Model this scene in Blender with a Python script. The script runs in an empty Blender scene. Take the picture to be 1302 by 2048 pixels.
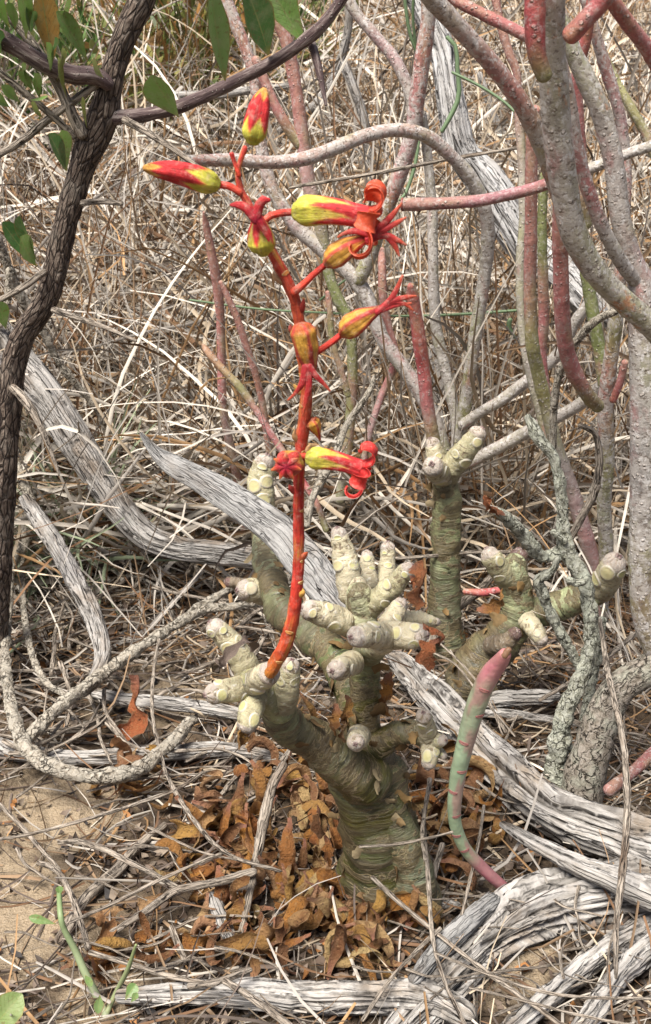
import bpy, math, random
import numpy as np
from mathutils import Vector

# ------------------------------------------------------------------ camera, sky, sun, exposure
SC = bpy.context.scene
COL = SC.collection
CAM_Z, PITCH, VFOV = 0.475, math.radians(-22.0), math.radians(48.0)
PW, PH = 1302.0, 2048.0
cam_d = bpy.data.cameras.new('camera')
cam = bpy.data.objects.new('camera', cam_d)
COL.objects.link(cam)
cam.location = (0, 0, CAM_Z)
cam.rotation_euler = (math.radians(90) + PITCH, 0, 0)
cam_d.sensor_fit = 'VERTICAL'
cam_d.sensor_height = 24.0
cam_d.lens = 12.0 / math.tan(VFOV / 2)
cam_d.clip_start = 0.02
cam_d.clip_end = 300
cam_d.dof.use_dof = True
cam_d.dof.focus_distance = 0.70
cam_d.dof.aperture_fstop = 25.0
SC.camera = cam

SUN_EL, SUN_AZ = math.radians(62), math.radians(215)      # azimuth clockwise from +Y
world = bpy.data.worlds.new('World')
SC.world = world
world.use_nodes = True
wn = world.node_tree
wn.nodes.clear()
sky = wn.nodes.new('ShaderNodeTexSky')
sky.sky_type = 'NISHITA'
sky.sun_disc = False
sky.sun_elevation = SUN_EL
sky.sun_rotation = SUN_AZ
sky.dust_density = 4.0
sky.air_density = 0.8
sky.ozone_density = 1.0
bgn = wn.nodes.new('ShaderNodeBackground')
bgn.inputs['Strength'].default_value = 0.06
won = wn.nodes.new('ShaderNodeOutputWorld')
wn.links.new(sky.outputs[0], bgn.inputs[0])
wn.links.new(bgn.outputs[0], won.inputs[0])
sun_d = bpy.data.lights.new('sun', 'SUN')
sun_d.energy = 3.6
sun_d.angle = math.radians(28)
sun_d.color = (1.0, 0.96, 0.91)
sun = bpy.data.objects.new('sun', sun_d)
COL.objects.link(sun)
sdir = Vector((math.sin(SUN_AZ) * math.cos(SUN_EL), math.cos(SUN_AZ) * math.cos(SUN_EL), math.sin(SUN_EL)))
sun.rotation_euler = sdir.to_track_quat('Z', 'Y').to_euler()
sun.location = (0, 0, 5)
SC.view_settings.view_transform = 'Standard'
SC.view_settings.look = 'None'
SC.view_settings.gamma = 1.0
SC.view_settings.exposure = 1.16
SC.view_settings.use_curve_mapping = False
SC.cycles.max_bounces = 6
SC.cycles.diffuse_bounces = 3

# ------------------------------------------------------------------ helpers: noise, pixels to places, meshes
rng = np.random.default_rng(7)
random.seed(7)


def _h(i, j, k, s):
    with np.errstate(over='ignore'):
        n = (i.astype(np.uint32) * np.uint32(374761393) + j.astype(np.uint32) * np.uint32(668265263)
             + k.astype(np.uint32) * np.uint32(2147483647 - 1013904223) + np.uint32(s * 977 + 13))
        n = (n ^ (n >> np.uint32(13))) * np.uint32(1274126177)
        n = (n ^ (n >> np.uint32(16))) * np.uint32(2246822519)
        n = n ^ (n >> np.uint32(15))
    return n.astype(np.float64) / 4294967295.0


def vn(x, y, z, s=0):
    """value noise in -1..1"""
    x, y, z = np.broadcast_arrays(np.asarray(x, float), np.asarray(y, float), np.asarray(z, float))
    i, j, k = np.floor(x), np.floor(y), np.floor(z)
    fx, fy, fz = x - i, y - j, z - k
    fx, fy, fz = [t * t * (3 - 2 * t) for t in (fx, fy, fz)]
    i, j, k = i.astype(np.int64), j.astype(np.int64), k.astype(np.int64)
    r = 0
    for a in (0, 1):
        for b in (0, 1):
            for c in (0, 1):
                w = (fx if a else 1 - fx) * (fy if b else 1 - fy) * (fz if c else 1 - fz)
                r = r + w * _h(i + a, j + b, k + c, s)
    return r * 2 - 1


def fbm(x, y, z, o=3, s=0):
    r, a = 0, 1.0
    for q in range(o):
        r = r + a * vn(np.asarray(x) * 2 ** q, np.asarray(y) * 2 ** q, np.asarray(z) * 2 ** q, s + q)
        a *= 0.5
    return r


F_PX = (PH / 2) / math.tan(VFOV / 2)
FWD = np.array([0, math.cos(PITCH), math.sin(PITCH)])
UPV = np.array([0, -math.sin(PITCH), math.cos(PITCH)])
CPOS = np.array([0, 0, CAM_Z])


def ray(px, py):
    return FWD + UPV * ((PH / 2 - py) / F_PX) + np.array([1.0, 0, 0]) * ((px - PW / 2) / F_PX)


def at(px, py, Y):
    """the place seen at that spot of the photograph, Y metres in front of the photographer"""
    d = ray(px, py)
    return CPOS + d * (Y / d[1])


def mpp(p):
    return float(np.dot(np.asarray(p) - CPOS, FWD)) / F_PX


def terr(x, y):
    x, y = np.asarray(x, float), np.asarray(y, float)
    z = 0.010 * vn(x * 5, y * 5, 0.5, 3) + 0.006 * vn(x * 14, y * 14, 0.5, 4) + 0.0025 * vn(x * 40, y * 40, .5, 5)
    t = np.clip(y - 1.15, 0, None)
    rise = 0.28 * t * t / (t + 0.35)
    rise = np.where(rise > 1.0, 1.0 + 0.6 * (1 - np.exp(-(rise - 1.0) / 0.6)), rise)
    far = np.clip((np.hypot(x, y) - 3) / 6, 0, 1)
    z = z + rise + far * 0.15 * vn(x * .6, y * .6, .5, 6)
    return z


def gpt(px, py, h=0.0):
    """where the line of sight through that spot meets the ground, h metres above it"""
    d = ray(px, py)
    t = np.linspace(0.1, 9.0, 120)
    for _ in range(4):
        f = (CAM_Z + t * d[2]) - terr(t * d[0], t * d[1]) - h
        k = int(np.argmax(f < 0)) if (f < 0).any() else len(t) - 1
        t = np.linspace(t[max(k - 1, 0)], t[k], 12)
    return CPOS + d * t[6]


def mesh(name, V, F, col=None, tc=None, smooth=True):
    me = bpy.data.meshes.new(name)
    V = np.ascontiguousarray(V, np.float32)
    me.vertices.add(len(V))
    me.vertices.foreach_set('co', V.ravel())
    if isinstance(F, np.ndarray):
        k = F.shape[1]
        loops = F.astype(np.int32).ravel()
        st = np.arange(len(F), dtype=np.int32) * k
    else:
        loops = np.concatenate([np.asarray(f, np.int32).ravel() for f in F])
        cnt = np.concatenate([np.full(len(f), np.asarray(f).shape[1], np.int32) for f in F])
        st = np.concatenate([[0], np.cumsum(cnt)[:-1]]).astype(np.int32)
    me.loops.add(len(loops))
    me.loops.foreach_set('vertex_index', loops)
    me.polygons.add(len(st))
    me.polygons.foreach_set('loop_start', st)
    me.polygons.foreach_set('use_smooth', np.full(len(st), bool(smooth)))
    if col is not None:
        c = np.ones((len(V), 4), np.float32)
        c[:, :3] = col
        a = me.attributes.new('col', 'FLOAT_COLOR', 'POINT')
        a.data.foreach_set('color', c.ravel())
    if tc is not None:
        a = me.attributes.new('tc', 'FLOAT_VECTOR', 'POINT')
        a.data.foreach_set('vector', np.ascontiguousarray(tc, np.float32).ravel())
    me.update(calc_edges=True)
    me.validate()
    return me


class Thing:
    """an Empty at the thing's base that parents its parts"""
    def __init__(s, name, label, cat, loc, group=None):
        s.loc = np.asarray(loc, float)
        s.o = bpy.data.objects.new(name, None)
        s.o.empty_display_size = 0.02
        COL.objects.link(s.o)
        s.o.location = s.loc
        s.o['label'] = label
        s.o['category'] = cat
        if group: s.o['group'] = group

    def part(s, name, geo, m, parent=None, label=None, stuff=False):
        V, F, c, t = geo
        o = bpy.data.objects.new(name, mesh(name, V - s.loc, F, c, t))
        o.data.materials.append(m)
        COL.objects.link(o)
        o.parent = parent or s.o
        if label: o['label'] = label
        if stuff: o['kind'] = 'stuff'
        return o


def single(name, geo, m, label=None, cat=None, group=None, kind=None, loc=None):
    V, F, c, t = geo
    loc = np.asarray(loc if loc is not None else V[np.argmin(V[:, 2])], float)
    o = bpy.data.objects.new(name, mesh(name, V - loc, F, c, t))
    o.location = loc
    o.data.materials.append(m)
    COL.objects.link(o)
    if label: o['label'] = label
    if cat: o['category'] = cat
    if group: o['group'] = group
    if kind: o['kind'] = kind
    return o


def spline(C, n):
    """Catmull-Rom through the rows of C, resampled evenly to n rows"""
    C = np.asarray(C, float)
    if len(C) == 2:
        return C[0] + (C[1] - C[0]) * np.linspace(0, 1, n)[:, None]
    P = np.vstack([2 * C[0] - C[1], C, 2 * C[-1] - C[-2]])
    out = []
    m = 14
    for i in range(1, len(P) - 2):
        t = np.linspace(0, 1, m, endpoint=(i == len(P) - 3))[:, None]
        a, b, c, d = P[i - 1], P[i], P[i + 1], P[i + 2]
        out.append(0.5 * (2 * b + (c - a) * t + (2 * a - 5 * b + 4 * c - d) * t ** 2 + (3 * b - a - 3 * c + d) * t ** 3))
    Q = np.vstack(out)
    l = np.concatenate([[0], np.cumsum(np.linalg.norm(np.diff(Q[:, :3], axis=0), axis=1))])
    u = np.linspace(0, l[-1], n)
    return np.stack([np.interp(u, l, Q[:, k]) for k in range(Q.shape[1])], 1)


def frames(P):
    T = np.gradient(P, axis=0)
    T /= np.linalg.norm(T, axis=1)[:, None] + 1e-12
    ref = np.array([0, -1.0, 0.2]) if abs(T[0][1]) < 0.9 else np.array([1.0, 0, 0])
    n = ref - T[0] * np.dot(ref, T[0])
    n /= np.linalg.norm(n)
    A = np.zeros_like(P)
    for i in range(len(P)):
        n = n - T[i] * np.dot(n, T[i])
        n /= np.linalg.norm(n) + 1e-12
        A[i] = n
    return T, A, np.cross(T, A)


class Tube:
    """a swept, tapering, rounded stem; disp(theta, s, r) scales the radius, colf(theta, t, s) colours it. theta 0 faces the photographer's side."""
    def __init__(s, C, sides=14, step=None, disp=None, colf=None, caps=('round', 'round'), flat=1.0, n=None, twist=0.0, capk=0.85):
        C = np.asarray(C, float)
        Ltot = np.linalg.norm(np.diff(C[:, :3], axis=0), axis=1).sum()
        rmean = C[:, 3].mean()
        n = n or int(np.clip(Ltot / (step or rmean * 0.5), 6, 260))
        S = spline(C, n)
        S[:, 3] = np.clip(S[:, 3], 1e-5, None)
        s.P, s.R = S[:, :3], S[:, 3]
        s.T, s.A, s.B = frames(s.P)
        s.L = np.concatenate([[0], np.cumsum(np.linalg.norm(np.diff(s.P, axis=0), axis=1))])
        s.flat = flat
        th = np.linspace(0, 2 * np.pi, sides, endpoint=False)
        P, R, T, A, B, L = s.P, s.R, s.T, s.A, s.B, s.L
        k = 4
        for end, cap in ((0, caps[0]), (1, caps[1])):
            if cap == 'round':
                q = np.sin(np.linspace(0, np.pi / 2, k + 1))[1:]
                rr = np.sqrt(np.clip(1 - q ** 2, 0, 1))
                rr[-1] = 0.12
                i = -1 if end else 0
                sg = 1 if end else -1
                Pe = P[i] + T[i] * (sg * q * R[i] * capk)[:, None]
                Re = R[i] * rr
                Le = L[i] + sg * q * R[i] * capk
                rep = lambda M: np.repeat(M[i][None], k, 0)
                Te, Ae, Be = rep(T), rep(A), rep(B)
                if end:
                    P, R, L = np.vstack([P, Pe]), np.r_[R, Re], np.r_[L, Le]
                    T, A, B = np.vstack([T, Te]), np.vstack([A, Ae]), np.vstack([B, Be])
                else:
                    P, R, L = np.vstack([Pe[::-1], P]), np.r_[Re[::-1], R], np.r_[Le[::-1], L]
                    T, A, B = np.vstack([Te, T]), np.vstack([Ae, A]), np.vstack([Be, B])
        m = len(P)
        TH, LL = np.meshgrid(th, L)
        TH2 = TH + twist * LL / max(s.L[-1], 1e-6)
        RR = np.repeat(R[:, None], sides, 1)
        if disp is not None:
            RR = RR * disp(TH, LL, rmean)
        ca, sa = np.cos(TH2), np.sin(TH2)
        V = P[:, None] + (A[:, None] * (RR * ca * flat)[..., None] + B[:, None] * (RR * sa)[..., None])
        V = V.reshape(-1, 3)
        idx = np.arange(m * sides).reshape(m, sides)
        a, b = idx[:-1], idx[1:]
        Q = np.stack([a, np.roll(a, -1, 1), np.roll(b, -1, 1), b], -1).reshape(-1, 4)
        V = np.vstack([V, P[0], P[-1]])
        c0, c1 = m * sides, m * sides + 1
        T0 = np.stack([np.full(sides, c0), np.roll(idx[0], -1), idx[0]], 1)
        T1 = np.stack([np.full(sides, c1), idx[-1], np.roll(idx[-1], -1)], 1)
        s.V, s.F = V, [Q, np.vstack([T0, T1])]
        tt = np.stack([rmean * np.cos(TH), rmean * np.sin(TH), LL], -1).reshape(-1, 3)
        s.tc = np.vstack([tt, [0, 0, L[0]], [0, 0, L[-1]]])
        s.col = None
        if colf is not None:
            c = colf(TH, np.clip(LL / s.L[-1], 0, 1), LL).reshape(-1, 3)
            s.col = np.vstack([c, c[:sides].mean(0), c[-sides:].mean(0)])

    def geo(s):
        return (s.V, s.F, s.col, s.tc)

    def surf(s, u, th, off):
        """points on the surface at length fraction u (may pass 1 slightly), angle th, lifted by off"""
        u = np.asarray(u)
        x = np.clip(u, 0, 1) * (len(s.P) - 1)
        i = np.clip(np.floor(x).astype(int), 0, len(s.P) - 2)
        f = (x - i)[..., None]
        lp = lambda M: M[i] * (1 - f) + M[i + 1] * f
        P, A, B, T = lp(s.P), lp(s.A), lp(s.B), lp(s.T)
        R = s.R[i] * (1 - f[..., 0]) + s.R[i + 1] * f[..., 0]
        over = np.clip(u - 1, 0, None) * s.L[-1]
        q = np.clip(over / (0.85 * R), 0, 0.97)
        R = R * np.sqrt(1 - q ** 2)
        P = P + T * over[..., None]
        D = A * (np.cos(th) * s.flat)[..., None] + B * np.sin(th)[..., None]
        return P + D * (R + off)[..., None] + T * (q * off)[..., None]


def pl(pts, Y=None, Y1=None, ground=None):
    """list of (px, py, r_px[, Y]) -> rows x, y, z, r in metres. ground: heights above the soil instead of Y."""
    out = []
    n = len(pts)
    for i, p in enumerate(pts):
        if ground is not None:
            h = ground if np.isscalar(ground) else np.interp(i / max(n - 1, 1), np.linspace(0, 1, len(ground)), ground)
            w = gpt(p[0], p[1], h)
        else:
            y = p[3] if len(p) > 3 else (Y if Y1 is None else Y + (Y1 - Y) * i / max(n - 1, 1))
            w = at(p[0], p[1], y)
        out.append([*w, p[2] * mpp(w)])
    return np.array(out)


def lerp(a, b, t):
    return np.asarray(a) + (np.asarray(b) - np.asarray(a)) * np.asarray(t)[..., None]


def grad(stops, t):
    xs = [q[0] for q in stops]
    return np.stack([np.interp(t, xs, [q[1][k] for q in stops]) for k in range(3)], -1)


# ------------------------------------------------------------------ materials
class NT:
    def __init__(s, name):
        s.m = bpy.data.materials.new(name)
        s.m.use_nodes = True
        s.t = s.m.node_tree
        s.bsdf = s.t.nodes['Principled BSDF']
        s.out = s.t.nodes['Material Output']

    def n(s, typ, **kw):
        q = s.t.nodes.new(typ)
        for k, v in kw.items(): setattr(q, k, v)
        return q

    def put(s, sock, v):
        if isinstance(v, bpy.types.NodeSocket): s.t.links.new(v, sock)
        elif isinstance(v, (tuple, list)) and len(v) == 3 and sock.type == 'RGBA': sock.default_value = (*v, 1)
        else: sock.default_value = v

    def attr(s, name, out='Color'):
        return s.n('ShaderNodeAttribute', attribute_name=name).outputs[out]

    def obj(s):
        return s.n('ShaderNodeTexCoord').outputs['Object']

    def pos(s):
        return s.n('ShaderNodeNewGeometry').outputs['Position']

    def map(s, v, scale):
        q = s.n('ShaderNodeMapping')
        s.put(q.inputs['Vector'], v)
        q.inputs['Scale'].default_value = scale
        return q.outputs[0]

    def noise(s, v, scale, detail=4, rough=0.55, dist=0.0):
        q = s.n('ShaderNodeTexNoise')
        s.put(q.inputs['Vector'], v)
        q.inputs['Scale'].default_value = scale
        q.inputs['Detail'].default_value = detail
        q.inputs['Roughness'].default_value = rough
        q.inputs['Distortion'].default_value = dist
        return q.outputs['Fac']

    def voro(s, v, scale, feature='F1', rnd=1.0):
        q = s.n('ShaderNodeTexVoronoi', feature=feature)
        s.put(q.inputs['Vector'], v)
        q.inputs['Scale'].default_value = scale
        q.inputs['Randomness'].default_value = rnd
        return q.outputs['Distance']

    def ramp(s, f, stops):
        q = s.n('ShaderNodeValToRGB')
        s.put(q.inputs[0], f)
        e = q.color_ramp.elements
        while len(e) < len(stops): e.new(0.5)
        for a, (p, c) in zip(e, stops):
            a.position = p
            a.color = (*c, 1) if isinstance(c, tuple) else (c, c, c, 1)
        return q.outputs[0]

    def mix(s, f, a, b, mode='MIX'):
        q = s.n('ShaderNodeMix', data_type='RGBA', blend_type=mode)
        s.put(q.inputs['Factor'], f)
        s.put(q.inputs[6], a)
        s.put(q.inputs[7], b)
        return q.outputs[2]

    def math(s, op, a, b=0.0):
        q = s.n('ShaderNodeMath', operation=op)
        s.put(q.inputs[0], a)
        s.put(q.inputs[1], b)
        return q.outputs[0]

    def bump(s, h, dist, strength=1.0, normal=None):
        q = s.n('ShaderNodeBump')
        s.put(q.inputs['Height'], h)
        q.inputs['Distance'].default_value = dist
        q.inputs['Strength'].default_value = strength
        if normal is not None: s.put(q.inputs['Normal'], normal)
        return q.outputs[0]

    def done(s, color, rough=0.8, normal=None, spec=0.3, sss=0.0, trans=None):
        b = s.bsdf
        s.put(b.inputs['Base Color'], color)
        s.put(b.inputs['Roughness'], rough)
        b.inputs['Specular IOR Level'].default_value = spec
        if normal is not None: s.put(b.inputs['Normal'], normal)
        if sss:
            b.inputs['Subsurface Weight'].default_value = sss
            b.inputs['Subsurface Radius'].default_value = (0.004, 0.002, 0.001)
            b.inputs['Subsurface Scale'].default_value = 1.0
        if trans:
            tr = s.n('ShaderNodeBsdfTranslucent')
            s.put(tr.inputs['Color'], color)
            mx = s.n('ShaderNodeMixShader')
            mx.inputs[0].default_value = trans
            s.t.links.new(b.outputs[0], mx.inputs[1])
            s.t.links.new(tr.outputs[0], mx.inputs[2])
            s.t.links.new(mx.outputs[0], s.out.inputs['Surface'])
        return s.m


def m_wood(name, light, mid, dark, warm, k=1.0, crk=1.0):
    """weathered wood: fine fibres, broken splits along the grain, brown stains"""
    q = NT(name)
    tc = q.attr('tc', 'Vector')
    wv = q.n('ShaderNodeTexNoise')
    q.put(wv.inputs['Vector'], tc)
    wv.inputs['Scale'].default_value = 70
    wv.inputs['Detail'].default_value = 3
    off = q.n('ShaderNodeVectorMath', operation='SCALE')
    q.put(off.inputs[0], wv.outputs['Color'])
    off.inputs['Scale'].default_value = 0.0028
    ad = q.n('ShaderNodeVectorMath', operation='ADD')
    q.put(ad.inputs[0], tc)
    q.put(ad.inputs[1], off.outputs[0])
    w = ad.outputs[0]
    a = q.noise(q.map(w, (1, 1, 0.06)), 520 * k, 6, 0.72)
    b = q.noise(q.map(w, (1, 1, 0.16)), 110 * k, 4, 0.6)
    v = q.voro(q.map(w, (1, 1, 0.045)), 150 * k, 'DISTANCE_TO_EDGE')
    v2 = q.voro(q.map(w, (1, 1, 0.06)), 420 * k, 'DISTANCE_TO_EDGE')
    brk = q.noise(w, 65, 3, 0.6)
    base = q.ramp(a, [(0.30, dark), (0.38, mid), (0.50, light), (0.68, tuple(min(1, c * 1.25) for c in light))])
    base = q.mix(q.ramp(b, [(0.50, 0.0), (0.66, 0.7)]), base, tuple(c * 0.55 for c in mid))
    base = q.mix(q.ramp(q.noise(q.map(tc, (1, 1, .5)), 34, 6, .65), [(0.49, 0.0), (0.62, 0.75)]), base, warm)
    base = q.mix(q.ramp(q.noise(q.map(tc, (1, 1, .35)), 60, 5, .65), [(0.58, 0.0), (0.66, 0.7)]), base, tuple(c * 1.1 for c in dark))
    c1 = q.math('MULTIPLY', q.ramp(v, [(0.0, 1.0), (0.075 * crk, 0.0)]), q.ramp(brk, [(0.46, 0.0), (0.56, 1.0)]))
    c2 = q.math('MULTIPLY', q.ramp(v2, [(0.0, 0.7), (0.09, 0.0)]), q.ramp(brk, [(0.45, 0.8), (0.58, 0.0)]))
    crack = q.math('MAXIMUM', c1, c2)
    base = q.mix(crack, base, tuple(c * 0.5 for c in dark))
    h = q.math('SUBTRACT', q.math('ADD', q.math('MULTIPLY', a, 0.7), q.math('MULTIPLY', b, 0.8)), q.math('MULTIPLY', crack, 0.9))
    return q.done(base, 0.88, q.bump(h, 0.0030, 1.0), 0.12)


WOOD = m_wood('weathered_grey_wood', (0.43, 0.405, 0.37), (0.31, 0.29, 0.26), (0.10, 0.088, 0.076), (0.22, 0.165, 0.115))
WOOD_B = m_wood('pale_split_wood', (0.44, 0.415, 0.38), (0.32, 0.295, 0.26), (0.11, 0.097, 0.085), (0.25, 0.195, 0.14), 0.75, 1.3)
WOOD_S = m_wood('grey_slab_wood', (0.36, 0.35, 0.33), (0.28, 0.272, 0.258), (0.14, 0.13, 0.12), (0.24, 0.21, 0.18), 1.5, .35)
WOOD_W = m_wood('bleached_wood', (0.60, 0.585, 0.56), (0.47, 0.455, 0.43), (0.15, 0.14, 0.13), (0.42, 0.39, 0.35), 0.75, .9)
TWIG = m_wood('dry_twig_wood', (0.42, 0.36, 0.29), (0.24, 0.195, 0.15), (0.075, 0.058, 0.045), (0.16, 0.105, 0.07), 1.6)


def m_bark_dark():
    q = NT('dark_furrowed_bark')
    tc = q.attr('tc', 'Vector')
    st = q.map(tc, (1, 1, 0.28))
    a = q.noise(st, 430, 4, 0.6, 1.2)
    v = q.voro(st, 300, 'DISTANCE_TO_EDGE')
    c = q.ramp(a, [(0.32, (0.050, 0.036, 0.028)), (0.50, (0.125, 0.092, 0.070)), (0.66, (0.29, 0.235, 0.185))])
    c = q.mix(q.ramp(v, [(0.0, 1.0), (0.10, 0.0)]), c, (0.022, 0.016, 0.014))
    c = q.mix(q.ramp(q.noise(tc, 60, 3), [(0.52, 0.0), (0.72, 0.55)]), c, (0.24, 0.205, 0.165))
    h = q.math('ADD', a, q.math('MULTIPLY', q.ramp(v, [(0.0, 0.0), (0.16, 1.0)]), 0.8))
    return q.done(c, 0.85, q.bump(h, 0.002, 1.0), 0.2)


def m_bark_smooth():
    q = NT('purple_brown_twig_bark')
    tc = q.attr('tc', 'Vector')
    a = q.noise(q.map(tc, (1, 1, 0.12)), 420, 6, 0.7)
    c = q.ramp(a, [(0.34, (0.040, 0.022, 0.024)), (0.50, (0.10, 0.065, 0.060)), (0.62, (0.27, 0.22, 0.195))])
    sp = q.voro(tc, 330)
    c = q.mix(q.ramp(sp, [(0.14, 0.85), (0.20, 0.0)]), c, (0.36, 0.31, 0.27))
    h = q.math('ADD', a, q.ramp(sp, [(0.1, 1.0), (0.22, 0.0)]))
    return q.done(c, 0.6, q.bump(h, 0.0014, 1.0), 0.3)


def m_crack(name, light, mid, dark, sc, lich=None):
    """corky or crusted bark: irregular broken cracks, flecks and crust patches"""
    q = NT(name)
    tc = q.attr('tc', 'Vector')
    wv = q.n('ShaderNodeTexNoise')
    q.put(wv.inputs['Vector'], tc)
    wv.inputs['Scale'].default_value = 160
    wv.inputs['Detail'].default_value = 4
    off = q.n('ShaderNodeVectorMath', operation='SCALE')
    q.put(off.inputs[0], wv.outputs['Color'])
    off.inputs['Scale'].default_value = 0.011
    ad = q.n('ShaderNodeVectorMath', operation='ADD')
    q.put(ad.inputs[0], tc)
    q.put(ad.inputs[1], off.outputs[0])
    w = ad.outputs[0]
    a = q.noise(q.map(w, (1, 1, 0.6)), sc * 1.5, 6, 0.7)
    v = q.voro(q.map(w, (1, 1, 0.4)), sc, 'DISTANCE_TO_EDGE')
    brk = q.noise(tc, 130, 3, 0.6)
    c = q.ramp(a, [(0.32, dark), (0.44, mid), (0.58, light), (0.72, tuple(min(1, x * 1.2) for x in light))])
    if lich: c = q.mix(q.ramp(q.noise(tc, 75, 5, .65), [(0.47, 0.0), (0.60, 0.7)]), c, lich)
    cr = q.math('MULTIPLY', q.ramp(v, [(0.0, 1.0), (0.10, 0.0)]), q.ramp(brk, [(0.40, 0.1), (0.58, 1.0)]))
    c = q.mix(cr, c, tuple(x * 0.4 for x in dark))
    c = q.mix(q.ramp(q.noise(tc, 420, 3, .6), [(0.62, 0.0), (0.70, 0.7)]), c, dark)
    h = q.math('SUBTRACT', a, q.math('MULTIPLY', cr, 0.9))
    return q.done(c, 0.9, q.bump(h, 0.0030, 1.0), 0.1)


BARK = m_bark_dark()
BARK2 = m_bark_smooth()
VINE = m_crack('pale_corky_bark', (0.54, 0.49, 0.40), (0.39, 0.34, 0.265), (0.15, 0.115, 0.08), 330, (0.48, 0.44, 0.36))
LICH = m_crack('lichen_grown_bark', (0.50, 0.50, 0.42), (0.37, 0.37, 0.285), (0.14, 0.13, 0.095), 300, (0.47, 0.49, 0.39))
MOTT = m_crack('mottled_grey_bark', (0.38, 0.335, 0.28), (0.24, 0.205, 0.16), (0.085, 0.07, 0.052), 230, (0.38, 0.38, 0.30))


def m_euph(name, grey, orange, blot=0.5):
    """fleshy jointed stem: its own pink or green skin (col), grey crust, pale leaf-scar pimples, dark flecks"""
    q = NT(name)
    tc = q.attr('tc', 'Vector')
    c = q.attr('col')
    n = q.noise(q.map(tc, (1, 1, .5)), 150, 5, 0.65)
    c = q.mix(0.75, c, q.mix(1.0, c, q.ramp(n, [(0.3, 0.45), (0.5, 0.9), (0.7, 1.25)]), 'MULTIPLY'))
    gm = q.noise(q.map(tc, (1, 1, .45)), 42, 5, 0.6)
    c = q.mix(q.ramp(gm, [(0.50, 0.0), (0.60, 0.6)]), c, (0.25, 0.245, 0.115))
    c = q.mix(q.ramp(gm, [(0.36, 0.55), (0.44, 0.0)]), c, (0.42, 0.20, 0.185))
    g = q.noise(q.map(tc, (1, 1, .7)), 110, 7, 0.72, 0.3)
    c = q.mix(q.ramp(g, [(blot - .05, 0.0), (blot + 0.05, grey)]), c, (0.40, 0.365, 0.325))
    g2 = q.noise(q.map(tc, (1, 1, .8)), 330, 6, 0.72)
    c = q.mix(q.ramp(g2, [(0.53, 0.0), (0.59, grey * .95)]), c, (0.56, 0.535, 0.50))
    d = q.noise(q.map(tc, (1, 1, 1.5)), 300, 6, 0.72)
    c = q.mix(q.ramp(d, [(0.545, 0.0), (0.60, 0.65 * grey + 0.22)]), c, (0.105, 0.075, 0.055))
    if orange:
        o = q.noise(q.map(tc, (1, 1, .6)), 85, 8, .75)
        c = q.mix(q.ramp(o, [(0.565, 0.0), (0.64, 0.75)]), c, (0.42, 0.18, 0.075))
    v = q.voro(tc, 260)
    vm = q.ramp(q.noise(tc, 120, 2), [(0.45, 0.0), (0.55, 1.0)])
    pim = q.math('MULTIPLY', q.ramp(v, [(0.16, 1.0), (0.28, 0.0)]), vm)
    c = q.mix(q.math('MULTIPLY', pim, 0.7), c, (0.50, 0.44, 0.38))
    h = q.math('ADD', q.math('MULTIPLY', pim, 0.7), q.math('ADD', q.math('MULTIPLY', g, 0.6), q.math('MULTIPLY', d, -0.5)))
    return q.done(c, 0.6, q.bump(h, 0.0014, 1.0), 0.3)


EU_A = m_euph('fleshy_stem_clean', 0.35, False, 0.58)
EU_B = m_euph('fleshy_stem_greyed', 0.85, False, 0.50)
EU_C = m_euph('fleshy_stem_orange_lichen', 0.75, True, 0.52)


def m_skin():
    """thick succulent stem: olive skin with papery brown rings that peel round it"""
    q = NT('succulent_stem_skin')
    tc = q.attr('tc', 'Vector')
    c = q.attr('col')
    n0 = q.noise(tc, 90, 5, .65)
    c = q.mix(0.7, c, q.mix(1.0, c, q.ramp(n0, [(0.3, 0.4), (0.5, 0.9), (0.7, 1.4)]), 'MULTIPLY'))
    rings = q.noise(q.map(tc, (0.22, 0.22, 1.0)), 150, 6, 0.68, 0.8)
    fine = q.noise(q.map(tc, (0.22, 0.22, 1.0)), 520, 4, 0.65, 0.6)
    msk = q.ramp(q.noise(tc, 38, 4, .6), [(0.40, 0.0), (0.56, 1.0)])
    c = q.mix(q.math('MULTIPLY', q.ramp(rings, [(0.46, 0.0), (0.54, 0.85)]), msk), c, (0.095, 0.070, 0.038))
    c = q.mix(q.math('MULTIPLY', q.ramp(rings, [(0.60, 0.0), (0.64, 0.8)]), msk), c, (0.17, 0.14, 0.075))
    c = q.mix(q.ramp(rings, [(0.355, 0.9), (0.40, 0.0)]), c, (0.030, 0.030, 0.012))
    c = q.mix(q.ramp(fine, [(0.36, 0.6), (0.44, 0.0)]), c, (0.035, 0.030, 0.015))
    sp = q.noise(tc, 620, 3, .6)
    c = q.mix(q.ramp(sp, [(0.64, 0.0), (0.70, 0.6)]), c, (0.24, 0.19, 0.10))
    peel = q.noise(q.map(tc, (0.5, 0.5, 1.0)), 75, 7, 0.62, 0.5)
    on = q.ramp(peel, [(0.515, 0.0), (0.525, 1.0)])
    c = q.mix(q.math('MULTIPLY', on, 0.8), c, q.ramp(fine, [(0.35, (0.055, 0.040, 0.019)), (0.6, (0.135, 0.098, 0.048))]))
    c = q.mix(q.math('MULTIPLY', q.ramp(peel, [(0.505, 0.0), (0.515, 1.0)]), q.ramp(peel, [(0.522, 1.0), (0.535, 0.0)])), c, (0.33, 0.26, 0.14))
    h = q.math('ADD', q.math('ADD', rings, q.math('MULTIPLY', fine, 0.5)), q.math('MULTIPLY', on, 0.5))
    return q.done(c, q.ramp(rings, [(0.4, 0.32), (0.6, 0.62)]), q.bump(h, 0.0026, 1.0), 0.5, 0.0)


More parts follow.
